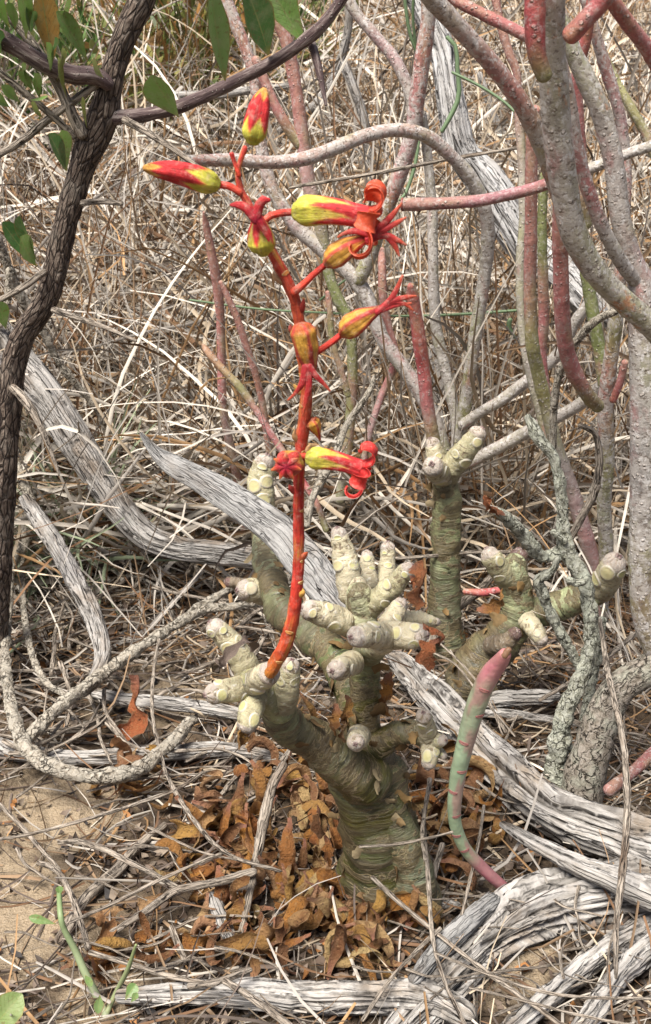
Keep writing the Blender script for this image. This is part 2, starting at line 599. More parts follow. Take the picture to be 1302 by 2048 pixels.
def m_stub():
    q = NT('pale_leaf_stub_skin')
    tc = q.attr('tc', 'Vector')
    c = q.attr('col')
    n0 = q.noise(tc, 110, 5, .65)
    c = q.mix(0.7, c, q.mix(1.0, c, q.ramp(n0, [(0.3, 0.5), (0.5, 0.95), (0.7, 1.3)]), 'MULTIPLY'))
    rings = q.noise(q.map(tc, (0.42, 0.42, 1.0)), 230, 5, 0.65, 1.2)
    wool = q.noise(tc, 380, 5, 0.7)
    c = q.mix(q.ramp(rings, [(0.385, 0.85), (0.43, 0.0)]), c, (0.17, 0.13, 0.075))
    c = q.mix(q.ramp(rings, [(0.58, 0.0), (0.66, 0.6)]), c, (0.58, 0.54, 0.44))
    c = q.mix(q.ramp(wool, [(0.58, 0.0), (0.68, 0.6)]), c, (0.60, 0.575, 0.50))
    c = q.mix(q.ramp(wool, [(0.36, 0.6), (0.42, 0.0)]), c, (0.22, 0.17, 0.10))
    dk = q.noise(tc, 90, 5, 0.65)
    c = q.mix(q.ramp(dk, [(0.58, 0.0), (0.66, 0.75)]), c, (0.15, 0.10, 0.07))
    h = q.math('ADD', rings, q.math('MULTIPLY', wool, 0.6))
    return q.done(c, 0.6, q.bump(h, 0.0018, 0.9), 0.35, 0.1)


def m_col(name, rough=0.5, spec=0.4, sss=0.0, bumps=(900, 0.0003), vary=0.25, trans=None, nscale=60):
    q = NT(name)
    p = q.pos()
    c = q.attr('col')
    n = q.noise(p, nscale, 4, 0.6)
    c = q.mix(vary, c, q.mix(1.0, c, q.ramp(n, [(0.3, 0.45), (0.7, 1.3)]), 'MULTIPLY'))
    nb = q.bump(q.noise(p, bumps[0], 3), bumps[1], 0.8)
    return q.done(c, rough, nb, spec, sss, trans)


SKIN, STUB = m_skin(), m_stub()
SCAR = m_col('leaf_scar_tissue', 0.45, 0.4, 0.2)


def m_petal():
    """fleshy petal skin: fine veins along it, dusty bloom, small dark blemishes"""
    q = NT('flower_skin')
    tc = q.attr('tc', 'Vector')
    p = q.pos()
    c = q.attr('col')
    vein = q.noise(q.map(tc, (1, 1, .10)), 1500, 4, .6)
    blot = q.noise(p, 190, 5, .65)
    c = q.mix(0.8, c, q.mix(1.0, c, q.ramp(vein, [(0.35, 0.62), (0.6, 1.1)]), 'MULTIPLY'))
    c = q.mix(0.7, c, q.mix(1.0, c, q.ramp(blot, [(0.35, 0.55), (0.6, 1.15)]), 'MULTIPLY'))
    c = q.mix(q.ramp(q.noise(p, 330, 5, .7), [(0.52, 0.0), (0.68, 0.28)]), c, (0.62, 0.46, 0.36))
    c = q.mix(q.ramp(q.noise(p, 520, 3, .6), [(0.64, 0.0), (0.70, 0.6)]), c, (0.16, 0.04, 0.03))
    h = q.math('ADD', q.math('MULTIPLY', vein, .6), blot)
    return q.done(c, 0.6, q.bump(h, 0.0009, .9), 0.22, 0.2)


PETAL = m_petal()
GRASS = m_col('dry_grass_blade', 0.7, 0.25, 0.0, (600, 0.0001), 0.2)
HERB = m_col('herb_green', 0.5, 0.4, 0.0, (500, 0.0002), 0.2, 0.2)
FLAKE = m_col('papery_bark_flake', 0.7, 0.2, 0.0, (700, 0.0004), 0.5, 0.15, 200)


def m_leaf():
    q = NT('leathery_green_leaf')
    tc = q.attr('tc', 'Vector')       # x across -1..1, y along 0..1
    c = q.attr('col')
    p = q.pos()
    sx = q.n('ShaderNodeSeparateXYZ')
    q.put(sx.inputs[0], tc)
    ax = q.math('ABSOLUTE', sx.outputs[0])
    vein = q.math('ADD', q.math('MULTIPLY', sx.outputs[1], 11.0), q.math('MULTIPLY', ax, -3.0))
    vein = q.math('ABSOLUTE', q.math('SUBTRACT', q.math('FRACT', vein), 0.5))
    side = q.ramp(vein, [(0.0, 0.6), (0.10, 0.0)])
    midr = q.ramp(ax, [(0.02, 1.0), (0.07, 0.0)])
    c = q.mix(q.math('MULTIPLY', side, 0.35), c, (0.20, 0.27, 0.07))
    c = q.mix(q.math('MULTIPLY', midr, 0.7), c, (0.25, 0.28, 0.09))
    c = q.mix(q.ramp(ax, [(0.90, 0.0), (0.97, 0.7)]), c, (0.27, 0.19, 0.05))
    c = q.mix(q.ramp(q.noise(p, 420, 3), [(0.58, 0.0), (0.66, 0.6)]), c, (0.17, 0.11, 0.04))
    c = q.mix(q.ramp(q.noise(p, 110, 5, .65), [(0.45, 0.0), (0.66, 0.4)]), c, (0.30, 0.33, 0.17))
    nb = q.bump(q.math('ADD', q.math('MULTIPLY', side, -0.5), q.noise(p, 300, 3)), 0.0006, 0.7)
    return q.done(c, 0.42, nb, 0.45, 0.0, 0.22)


def m_dead(bright=False):
    q = NT('shrivelled_orange_leaf' if bright else 'dead_leaf')
    p = q.obj()
    r = q.n('ShaderNodeObjectInfo').outputs['Random']
    base = q.ramp(r, [(0.0, (0.475, 0.218, 0.046)), (0.16, (0.290, 0.108, 0.033)), (0.34, (0.488, 0.278, 0.073)), (0.5, (0.198, 0.093, 0.040)), (0.66, (0.436, 0.234, 0.125)), (0.82, (0.528, 0.376, 0.165)), (1.0, (0.317, 0.128, 0.046))])
    if bright: base = q.ramp(r, [(0.0, (0.42, 0.13, 0.05)), (1.0, (0.40, 0.15, 0.06))])
    n = q.noise(p, 2.2, 6, 0.7)
    f = q.noise(p, 16, 6, 0.7)
    c = q.mix(q.ramp(n, [(0.48, 0.0), (0.62, 0.75)]), base, (0.15, 0.055, 0.020))
    c = q.mix(q.ramp(f, [(0.54, 0.0), (0.66, 0.55)]), c, (0.44, 0.27, 0.125))
    c = q.mix(q.ramp(q.noise(p, 34, 3), [(0.60, 0.0), (0.67, 0.6)]), c, (0.06, 0.03, 0.018))
    tcv = q.n('ShaderNodeSeparateXYZ')
    q.put(tcv.inputs[0], q.attr('tc', 'Vector'))
    c = q.mix(q.ramp(tcv.outputs[1], [(0.08, 0.7), (0.30, 0.0)]), c, (0.36, 0.165, 0.115))
    c = q.mix(q.ramp(q.math('ABSOLUTE', tcv.outputs[0]), [(0.88, 0.0), (0.99, 0.4)]), c, (0.46, 0.30, 0.16))
    nb = q.bump(q.math('ADD', f, n), 0.0048, 1.0)
    return q.done(c, 0.55, nb, 0.35, 0.0, 0.12)


LEAF, DEAD, DEAD_O = m_leaf(), m_dead(), m_dead(True)


SANDY = [(*gpt(cx, cy)[:2], rad) for cx, cy, rad in ((140, 1605, .062), (60, 1850, .05), (330, 1410, .045), (1000, 1920, .04), (210, 1990, .03), (20, 1760, .04))]


def m_soil():
    q = NT('sandy_soil')
    p = q.pos()
    big = q.noise(p, 5.0, 4, 0.6)
    grain = q.noise(p, 900, 3, 0.7)
    mid = q.noise(p, 120, 5, 0.65)
    sand = q.ramp(grain, [(0.3, (0.21, 0.155, 0.095)), (0.5, (0.335, 0.255, 0.165)), (0.72, (0.47, 0.375, 0.265))])
    dark = q.ramp(mid, [(0.3, (0.035, 0.026, 0.019)), (0.55, (0.085, 0.060, 0.041)), (0.75, (0.17, 0.125, 0.085))])
    c = q.mix(q.ramp(big, [(0.47, 0.95), (0.66, 0.35)]), sand, dark)  # dark humus, spread wider and deepened to paint in shade among the litter
    for (sx_, sy_, rad) in SANDY:
        dn = q.n('ShaderNodeVectorMath', operation='DISTANCE')
        q.put(dn.inputs[0], p)
        dn.inputs[1].default_value = (sx_, sy_, 0.0)
        dd = q.math('ADD', q.math('DIVIDE', dn.outputs['Value'], rad), q.math('MULTIPLY', q.math('SUBTRACT', q.noise(p, 38, 4), 0.5), 1.3))
        c = q.mix(q.ramp(dd, [(0.6, 0.95), (1.0, 0.0)]), c, q.ramp(grain, [(0.3, (0.27, 0.20, 0.125)), (0.5, (0.40, 0.31, 0.205)), (0.72, (0.52, 0.42, 0.30))]))
    sy = q.n('ShaderNodeSeparateXYZ')
    q.put(sy.inputs[0], p)
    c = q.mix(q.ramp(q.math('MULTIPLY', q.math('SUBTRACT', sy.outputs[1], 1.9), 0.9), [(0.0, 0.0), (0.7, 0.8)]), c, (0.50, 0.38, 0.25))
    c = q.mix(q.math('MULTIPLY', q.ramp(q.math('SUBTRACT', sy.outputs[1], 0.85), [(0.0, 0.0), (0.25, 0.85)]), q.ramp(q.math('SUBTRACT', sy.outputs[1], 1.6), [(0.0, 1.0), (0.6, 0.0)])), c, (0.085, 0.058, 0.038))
    h = q.math('ADD', q.math('MULTIPLY', mid, 1.0), q.math('MULTIPLY', grain, 0.3))
    return q.done(c, 0.95, q.bump(h, 0.007, 1.0), 0.1)


SOIL = m_soil()

# ------------------------------------------------------------------ the ground
def build_ground():
    n = 420
    u = np.linspace(-1, 1, n)
    x = 0.33 * np.sinh(6 * u)
    y = 0.75 + 0.33 * np.sinh(6 * u)
    X, Yy = np.meshgrid(x, y)
    Z = terr(X, Yy)
    V = np.stack([X, Yy, Z], -1).reshape(-1, 3)
    i = np.arange(n * n).reshape(n, n)
    F = np.stack([i[:-1, :-1], i[:-1, 1:], i[1:, 1:], i[1:, :-1]], -1).reshape(-1, 4)
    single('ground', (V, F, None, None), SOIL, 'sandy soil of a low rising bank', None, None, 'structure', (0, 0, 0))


build_ground()


def strands(B, D, Ln, W, colr, bend, grav, K=7, wob=0.25, seed=1, taper=0.75, vee=0.5):
    """many thin folded blades. B base, D start direction, Ln length, W half width, bend: sideways curl, grav: droop"""
    r = np.random.default_rng(seed)
    n = len(B)
    D = D / np.linalg.norm(D, axis=1)[:, None]
    pts = np.zeros((n, K, 3))
    pts[:, 0] = B
    d = D.copy()
    side = np.cross(D, r.normal(size=(n, 3)))
    side /= np.linalg.norm(side, axis=1)[:, None] + 1e-9
    st = (Ln / (K - 1))[:, None]
    for k in range(1, K):
        d = d + side * (bend / (K - 1))[:, None] + r.normal(size=(n, 3)) * wob / (K - 1) ** .5 * 0.6
        d[:, 2] -= grav / (K - 1)
        d /= np.linalg.norm(d, axis=1)[:, None]
        pts[:, k] = pts[:, k - 1] + d * st
    g = terr(pts[..., 0], pts[..., 1]) + 0.001
    pts[..., 2] = np.maximum(pts[..., 2], g)
    T = np.gradient(pts, axis=1)
    T /= np.linalg.norm(T, axis=2)[..., None] + 1e-9
    ref = r.normal(size=(n, 1, 3))
    S = np.cross(T, ref)
    S /= np.linalg.norm(S, axis=2)[..., None] + 1e-9
    Nn = np.cross(S, T)
    w = W[:, None] * (1 - taper * np.linspace(0, 1, K) ** 2)[None]
    a = pts - S * w[..., None]
    b = pts + Nn * (w * vee)[..., None]
    c = pts + S * w[..., None]
    V = np.stack([a, b, c], 2).reshape(-1, 3)
    idx = np.arange(n * K * 3).reshape(n, K, 3)
    f1 = np.stack([idx[:, :-1, 0], idx[:, :-1, 1], idx[:, 1:, 1], idx[:, 1:, 0]], -1).reshape(-1, 4)
    f2 = np.stack([idx[:, :-1, 1], idx[:, :-1, 2], idx[:, 1:, 2], idx[:, 1:, 1]], -1).reshape(-1, 4)
    C = np.repeat(colr, K * 3, 0)
    return V, np.vstack([f1, f2]), C, None


STRAW = np.array([(0.57, 0.515, 0.43), (0.47, 0.42, 0.35), (0.36, 0.325, 0.28), (0.42, 0.34, 0.24), (0.24, 0.16, 0.095), (0.17, 0.095, 0.05), (0.30, 0.18, 0.085), (0.13, 0.10, 0.08)])


def pick(n, w, r, jit=0.16):
    w = np.asarray(w, float)
    c = STRAW[r.choice(len(STRAW), n, p=w / w.sum())]
    return np.clip(c * (1 + r.normal(size=(n, 1)) * jit), 0.02, 0.9)


def build_grass():
    r = np.random.default_rng(11)

    def places(n, y0, y1, marg=0.25, power=1.0):
        y = y0 * (y1 / y0) ** (r.random(n) ** power)
        hw = 0.30 * y / math.cos(PITCH) + marg
        x = (r.random(n) * 2 - 1) * hw
        return x, y

    # standing stalks, upright and thin, mostly to the right and far up the bank
    n = 14000
    x, y = places(n, 0.98, 5.2)
    keep = r.random(n) < np.where(x > 0.02, 1.0, 0.55)
    keep &= ~((y < 1.12) & (x < 0.05))
    keep &= r.random(n) < np.interp(y, [1.9, 2.6, 5], [1, .45, .4])
    x, y = x[keep], y[keep]
    n = len(x)
    B = np.stack([x, y, terr(x, y) - 0.005], 1)
    D = np.stack([r.normal(size=n) * .28, r.normal(size=n) * .25, np.ones(n)], 1)
    L = r.uniform(.14, .42, n)
    single('dry_grass', strands(B, D, L, r.uniform(.0006, .0018, n) * (0.75 + .3 * y), pick(n, [2, 2, 2, 4, 3, 2.4, 3.4, 1], r), r.normal(size=n) * .7, r.uniform(0, .6, n), seed=3),
           GRASS, 'dry brown grass stalks standing up the bank', None, None, 'stuff', (0, 0, 0))
    # flopped, curling blades in the thatch
    n = 30000
    x, y = places(n, 0.98, 5.0)
    keep = r.random(n) < np.where(x < 0.12, 1.0, 0.72) * np.interp(y, [1.9, 2.6, 5], [1, .4, .35])
    x, y = x[keep], y[keep]
    n = len(x)
    h = r.random(n) ** 1.6 * (0.20 + .03 * y)
    h = np.where(y < 1.2, h * .45, h)
    B = np.stack([x, y, terr(x, y) + h], 1)
    D = np.stack([r.normal(size=n), r.normal(size=n) * .7, r.normal(size=n) * .55 + .1], 1)
    L = r.uniform(.09, .34, n)
    single('dry_grass_thatch', strands(B, D, L, r.uniform(.0006, .0025, n) * (0.75 + .3 * y), pick(n, [3.2, 3.6, 2.4, 3.4, 2.2, 1.8, 2.2, 1.2], r, .24), r.normal(size=n) * 2.2, r.uniform(-.2, 1.2, n), K=8, wob=.4, seed=4),
           GRASS, 'pale curling dead grass matted over the bank', None, None, 'stuff', (0, 0, 0))
    # long pale arcs
    n = 1900
    x, y = places(n, 1.02, 2.8)
    B = np.stack([x, y, terr(x, y) + r.random(n) * .05], 1)
    D = np.stack([r.normal(size=n) * .7, r.normal(size=n) * .4 - .1, np.ones(n) * .9], 1)
    single('arching_dry_grass', strands(B, D, r.uniform(.25, .5, n), r.uniform(.0010, .0027, n) * (.6 + .4 * y), pick(n, [6, 4, 2, 2, .4, .2, .4, 0], r), r.normal(size=n) * 1.2, r.uniform(1.0, 3.0, n), K=12, wob=.15, seed=5),
           GRASS, 'long pale arching grass blades above the thatch', None, None, 'stuff', (0, 0, 0))
    # fine litter of stalk bits on the soil
    n = 9000
    y = r.uniform(.36, 1.3, n)
    x = (r.random(n) * 2 - 1) * (.30 * y + .25)
    B = np.stack([x, y, terr(x, y) + .001 + r.random(n) ** 2 * .012], 1)
    patch = np.zeros(n)
    for *g, rad in SANDY:
        patch = np.maximum(patch, np.clip(1.3 - np.hypot(x - g[0], y - g[1]) / rad, 0, 1))
    keep = r.random(n) > patch * .9
    B = B[keep]
    n = len(B)
    D = np.stack([r.normal(size=n), r.normal(size=n), r.normal(size=n) * .12], 1)
    single('stalk_litter', strands(B, D, r.uniform(.015, .085, n), r.uniform(.0003, .0011, n), pick(n, [1.0, 1.8, 3, 2, 3, 3, 2, 3.5], r), r.normal(size=n) * .9, np.zeros(n), K=5, wob=.2, seed=6, taper=.4),
           GRASS, 'broken grey and brown stalk bits strewn over the soil', None, None, 'stuff', (0, 0, 0))
    # crumbs of bark and leaf
    n = 15000
    y = r.uniform(.36, 1.25, n)
    x = (r.random(n) * 2 - 1) * (.30 * y + .22)
    patch = np.zeros(n)
    for *g, rad in SANDY:
        patch = np.maximum(patch, np.clip(1.3 - np.hypot(x - g[0], y - g[1]) / rad, 0, 1))
    keep = r.random(n) > patch * .85
    x, y = x[keep], y[keep]
    n = len(x)
    P = np.stack([x, y, terr(x, y) + .0015 + r.random(n) * .004], 1)
    s = r.uniform(.0012, .0045, n)[:, None]
    a = r.normal(size=(n, 3)); a[:, 2] *= .35
    a /= np.linalg.norm(a, axis=1)[:, None]
    b = np.cross(a, r.normal(size=(n, 3)) * .4 + [0, 0, 1]); b /= np.linalg.norm(b, axis=1)[:, None]
    nz = np.cross(a, b)
    V = np.stack([P - a * s * 1.5, P + b * s * r.uniform(.4, 1, (n, 1)) + nz * s * .4, P + a * s * 1.2, P - b * s * r.uniform(.4, 1, (n, 1)) + nz * s * .4, P + nz * s * .7], 1).reshape(-1, 3)
    i = np.arange(n)[:, None] * 5
    F = np.concatenate([i + np.array(q)[None] for q in ((0, 1, 4), (1, 2, 4), (2, 3, 4), (3, 0, 4))])
    cols = np.array([(.055, .042, .033), (.10, .07, .05), (.16, .12, .09), (.24, .19, .14), (.30, .14, .05), (.05, .045, .042)])
    C = np.repeat(cols[r.choice(6, n, p=[.25, .25, .2, .12, .1, .08])] * (1 + r.normal(size=(n, 1)) * .15), 5, 0)
    single('bark_crumbs', (V, F, np.clip(C, .02, .6), None), GRASS, 'dark crumbs of bark and dead leaf on the soil', None, None, 'stuff', (0, 0, 0))


build_grass()

# ------------------------------------------------------------------ dead wood
def grain(amp=0.16, freq=2.6, stretch=0.10, seed=0, crack=None, lump=0.10):
    """radius profile of weathered wood: sharp ridges and furrows along the grain; crack = (angle, width, depth)"""
    def f(th, s, r):
        c, si, z = np.cos(th), np.sin(th), s / r
        wob = .07 * vn(c * 1.2, si * 1.2, z * .5, seed + 20)
        c, si = np.cos(th + wob), np.sin(th + wob)
        a = fbm(c * freq, si * freq, z * stretch * 1.6, 3, seed)
        ridge = 1 - np.abs(fbm(c * freq * 1.9, si * freq * 1.9, z * stretch * 1.5, 3, seed + 9)) * 2.2
        fine = 1 - np.abs(vn(c * freq * 5, si * freq * 5, z * stretch * 2.4, seed + 15)) * 2
        chip = np.clip(vn(c * 2.2, si * 2.2, z * .55, seed + 30) - .35, 0, 1)
        k = .94 + amp * 0.42 * a + amp * 0.38 * (ridge - .35) + amp * .25 * fine - chip * amp * 1.1 + lump * vn(c * .8, si * .8, z * .35, seed + 5)
        if crack:
            t0, w, dp = crack
            tt = t0 + .3 * vn(0, 0, z * .4, seed + 2)
            dlt = np.angle(np.exp(1j * (th - tt)))
            k = k - dp * np.exp(-(dlt / (w * (.6 + .5 * vn(0, 1, z * .5, seed + 3)))) ** 2) * np.clip(.75 + .6 * vn(3, 1, z * .25, seed + 4), .1, 1)
        return np.clip(k, .15, 2)
    return f


def log(name, pts, label, m=WOOD, Y=None, Y1=None, ground=None, sides=64, cat='dead wood', step=.22, **kw):
    tw = kw.pop('twist', 0.5)
    kr = kw.pop('kr', .88)
    fl = kw.pop('flat', 1.0)
    C = pl(pts, Y, Y1, ground)
    C[:, 3] *= kr
    sides = max(sides, 40) if C[:, 3].mean() > .004 else 24
    t = Tube(C, sides=sides, step=C[:, 3].mean() * step, disp=grain(**kw), twist=tw, flat=fl)
    return single(name, t.geo(), m, label, cat)


log('dead_branch', [(-40, 640, 44), (30, 720, 44), (90, 790, 42), (150, 880, 40), (205, 965, 36), (250, 1030, 33), (300, 1078, 30), (360, 1098, 28), (430, 1106, 27), (510, 1116, 25), (560, 1124, 22)],
    'thick grey weathered branch bending behind the dark-barked shrub towards the succulent', Y=1.02, Y1=.90, seed=1, amp=.22)
log('dead_branch', [(50, 1000, 20), (85, 1050, 25), (120, 1105, 27), (160, 1180, 29), (190, 1245, 27), (206, 1310, 24), (192, 1355, 21), (165, 1385, 15)],
    'grey split branch curving down through the litter below the dark-barked shrub', kr=.68, ground=(.12, .085, .055, .035), seed=2, amp=.24, sides=36)
log('wood_slab', [(283, 868, 5), (312, 905, 15), (350, 932, 26), (420, 970, 31), (490, 1015, 36), (560, 1068, 40), (610, 1125, 44), (655, 1180, 40), (690, 1222, 26)],
    'flat grey splinter of wood with a pointed end leaning behind the red flower stalk', WOOD_S, Y=.73, Y1=.625, kr=.95, seed=3, amp=.08, flat=.30, crack=(-1.25, .22, .45), twist=.3)
log('dead_branch', [(775, 1308, 10), (805, 1330, 24), (850, 1378, 36), (900, 1430, 40), (955, 1490, 44), (1010, 1545, 50), (1080, 1605, 54), (1160, 1645, 56), (1240, 1672, 58), (1330, 1702, 60)],
    'big split grey branch with a black crack running to the base of the succulent', WOOD_B, ground=(.022, .022, .028), seed=4, amp=.34, sides=110, crack=(-0.60, .50, .95), twist=.2)
log('dead_root', [(1420, 1740, 70), (1290, 1775, 72), (1180, 1800, 74), (1090, 1822, 68), (1020, 1858, 62), (960, 1905, 56), (905, 1960, 52), (860, 2010, 46), (800, 2075, 40)],
    'broad ridged grey root fanning out below the split branch', WOOD_B, ground=.006, seed=5, amp=.55, sides=120, freq=3.4, twist=.8, lump=.2, flat=1.0, stretch=.07)
log('dead_root', [(1005, 1648, 8), (1030, 1664, 13), (1075, 1690, 18), (1140, 1722, 24), (1215, 1752, 30), (1310, 1790, 38)],
    'pale smooth root with a broken tip lying on the broad ridged root', WOOD_B, ground=.034, seed=6, amp=.18)
log('dead_root', [(1000, 2080, 22), (1080, 2010, 26), (1150, 1950, 26), (1230, 1890, 28), (1330, 1840, 30)],
    'grey ribbed root below the broad ridged root, at the lower right', WOOD_B, ground=.010, seed=7, amp=.5, sides=48)
log('dead_root', [(1150, 2080, 24), (1205, 2000, 26), (1255, 1930, 27), (1330, 1865, 26)],
    'grey ribbed root in the lower right corner of the picture', WOOD_B, ground=.014, seed=17, amp=.5, sides=48)
log('dead_branch', [(240, 1992, 14), (320, 1990, 22), (420, 1985, 27), (520, 1990, 32), (640, 1998, 36), (760, 1995, 36), (860, 2000, 34), (930, 2030, 30)],
    'long grey branch lying along the bottom edge of the picture', WOOD_B, ground=.012, seed=8, amp=.4, sides=90)
log('dead_branch', [(178, 1384, 11), (235, 1398, 16), (300, 1404, 17), (380, 1412, 16), (480, 1428, 15), (540, 1438, 12)],
    'short pale branch lying in the litter left of the lowest leaf stubs', ground=.016, seed=9, amp=.2)
log('dead_branch', [(-40, 1475, 21), (40, 1505, 20), (140, 1516, 18), (260, 1512, 19), (380, 1502, 19), (470, 1500, 16), (560, 1516, 13)],
    'long grey branch lying beneath the pale corky vine', ground=.012, seed=10, amp=.25)
log('dead_branch', [(806, -60, 22), (846, 10, 24), (884, 100, 26), (903, 200, 27), (924, 295, 29), (972, 362, 34), (1012, 428, 36), (1060, 495, 36), (1130, 556, 34), (1200, 630, 30)],
    'pale grey dead trunk standing among the fleshy stems up the bank', WOOD_W, Y=1.16, Y1=1.10, kr=1.08, seed=11, amp=.25)
log('dead_branch', [(60, 650, 16), (130, 646, 22), (220, 642, 23), (330, 655, 20), (390, 664, 12)],
    'grey fallen branch half buried in the dry grass behind the dark-barked shrub', Y=1.36, seed=12, amp=.25)
log('dead_branch', [(868, 700, 14), (880, 770, 20), (900, 850, 22), (930, 930, 22), (1000, 1000, 20)],
    'white dead branch behind the lone succulent stem, rising through the grass', WOOD_B, Y=1.16, Y1=1.08, seed=13, amp=.25)
log('dead_branch', [(955, 1404, 18), (1010, 1398, 20), (1080, 1394, 19), (1112, 1392, 12)],
    'short weathered wood lying behind the green fleshy stem', ground=.02, seed=14, amp=.28)
log('dead_branch', [(930, 1432, 8), (1000, 1426, 10), (1080, 1436, 9), (1180, 1452, 6)],
    'slim grey branch below the short weathered wood', ground=.016, seed=15, amp=.2, sides=20)
log('dead_branch', [(628, 950, 12), (720, 955, 18), (800, 978, 20), (860, 1004, 16)],
    'grey fallen wood in the grass right of the lowest open flower', Y=1.14, Y1=1.08, seed=16, amp=.3)
log('dead_branch', [(640, 740, 16), (560, 742, 20), (480, 750, 22), (640, 752, 16)][0:3],
    'grey wood buried in the grass behind the upright pink stems', Y=1.32, seed=18, amp=.3)
log('dead_branch', [(425, 1795, 16), (440, 1830, 19), (460, 1875, 18), (476, 1915, 12)],
    'stub of pale grey wood among the dead leaves below the long twig', ground=.012, seed=19, amp=.25, sides=28)
log('dead_branch', [(770, 1795, 10), (820, 1802, 13), (880, 1806, 13), (915, 1812, 9)],
    'small grey wood piece lying right under the swollen stem base', ground=.008, seed=20, amp=.25, sides=24)
log('dead_branch', [(830, 1960, 16), (880, 1900, 22), (930, 1850, 24), (985, 1800, 18)],
    'bluish grey bark strip beside the broad ridged root', WOOD_S, ground=.020, seed=21, amp=.4, sides=32)
log('dead_branch', [(120, 1880, 12), (170, 1800, 14), (230, 1745, 14), (280, 1690, 12), (330, 1650, 8)],
    'brown grey rotting branch across the sandy patch', TWIG, ground=.006, seed=22, amp=.3, sides=24)
bb = [((560, 260, 9), (640, 200, 10), (690, 90, 9), (700, -20, 8), 1.9), ((330, 190, 8), (430, 190, 9), (520, 178, 8), (580, 172, 6), 1.8),
      ((690, 130, 10), (730, 250, 10), (740, 400, 9), (700, 520, 8), 1.7), ((380, 430, 6), (450, 470, 8), (560, 520, 8), (640, 560, 6), 1.6),
      ((20, 420, 10), (60, 560, 11), (150, 600, 10), (260, 612, 8), 1.5), ((1100, 430, 12), (1160, 470, 12), (1210, 520, 10), (1302, 540, 8), 1.7),
      ((560, 370, 8), (640, 330, 9), (720, 330, 9), (800, 350, 7), 1.9), ((960, 150, 8), (1000, 260, 8), (1060, 330, 8), (1120, 360, 7), 2.0)]
for i, b in enumerate(bb):
    C = pl(b[:4], Y=b[4])
    o = single('dead_branch', Tube(C, sides=14, step=.006, disp=grain(seed=30 + i, amp=.2)).geo(), WOOD_B,
               'pale dead branch tangled in the far grass of the bank', 'dead wood', 'dead branches tangled in the far grass')

# corky vine
def corky(seed):
    return lambda th, s, r: 1 + .26 * fbm(np.cos(th) * 1.5, np.sin(th) * 1.5, s / r * .9, 4, seed) + .14 * vn(0, 0, s / r * .5, seed + 4)


def root_thing(name, label, cat, runs, m, disp, names, sides=26, step=.25, group=None, kr=.74):
    C0 = runs[0]
    T = Thing(name, label, cat, C0[-1][:3] * [1, 1, 0] + [0, 0, float(terr(C0[-1][0], C0[-1][1]))], group)
    for i, C in enumerate(runs):
        C = C.copy()
        C[:, 3] *= kr
        T.part(names[min(i, len(names) - 1)], Tube(C, sides=sides, step=C[:, 3].mean() * step, disp=disp(50 + i)).geo(), m[i % len(m)] if isinstance(m, list) else m)
    return T


root_thing('corky_vine', 'pale corky-barked vine looping over the litter at the left edge', 'vine', [
    pl([(66, 985, 12), (55, 1024, 13), (47, 1085, 15), (20, 1134, 15), (16, 1224, 13), (11, 1324, 14), (25, 1424, 17), (52, 1494, 21), (105, 1535, 23), (180, 1552, 21), (260, 1545, 20), (325, 1502, 19), (385, 1440, 15)],
       ground=(.10, .06, .045, .04, .035, .03, .03)),
    pl([(52, 1480, 17), (125, 1409, 17), (210, 1344, 16), (290, 1289, 15), (360, 1244, 14), (410, 1219, 13), (470, 1213, 11), (520, 1206, 9)], ground=(.035, .05, .05, .04)),
    pl([(352, 1250, 12), (400, 1212, 11), (440, 1190, 10), (470, 1172, 8)], ground=.05),
    pl([(46, 1095, 8), (44, 1160, 8), (50, 1240, 9), (66, 1314, 9), (92, 1364, 9), (130, 1390, 7)], ground=.035),
    pl([(62, 1000, 12), (45, 960, 12), (20, 900, 10), (-20, 860, 9)], ground=(.1, .14)),
], VINE, corky, ['stem', 'branch'])
root_thing('corky_vine', 'knobbly pale vine hanging down behind the grey bent branch', 'vine', [
    pl([(-10, 470, 14), (15, 530, 13), (40, 590, 13), (85, 657, 11), (112, 715, 11), (150, 765, 11), (195, 820, 10), (215, 870, 8)], Y=1.0, Y1=1.06),
    pl([(20, 540, 10), (15, 600, 10), (0, 650, 10)], Y=1.0)], VINE, corky, ['stem', 'branch'])

log('dead_branch', [(1232, 622, 9), (1195, 640, 10), (1156, 677, 10), (1122, 737, 9), (1108, 812, 9), (1106, 900, 8)], 'tan corky stick curving down between the upright stems', VINE, Y=.76, Y1=.80, seed=41, amp=.2)
log('dead_branch', [(1160, 850, 6), (1190, 868, 7), (1198, 920, 9), (1188, 985, 10), (1160, 1040, 9), (1140, 1080, 7)], 'dark twisted twig behind the lichen-grown shrub top', TWIG, Y=.80, Y1=.82, seed=42, amp=.25)
log('dead_branch', [(748, 755, 6), (738, 785, 7), (692, 852, 8), (673, 902, 9), (643, 960, 10), (624, 1000, 9), (614, 1050, 8)], 'yellowish bark twig leaning behind the lower open flower', VINE, Y=.90, Y1=.84, seed=43, amp=.2)
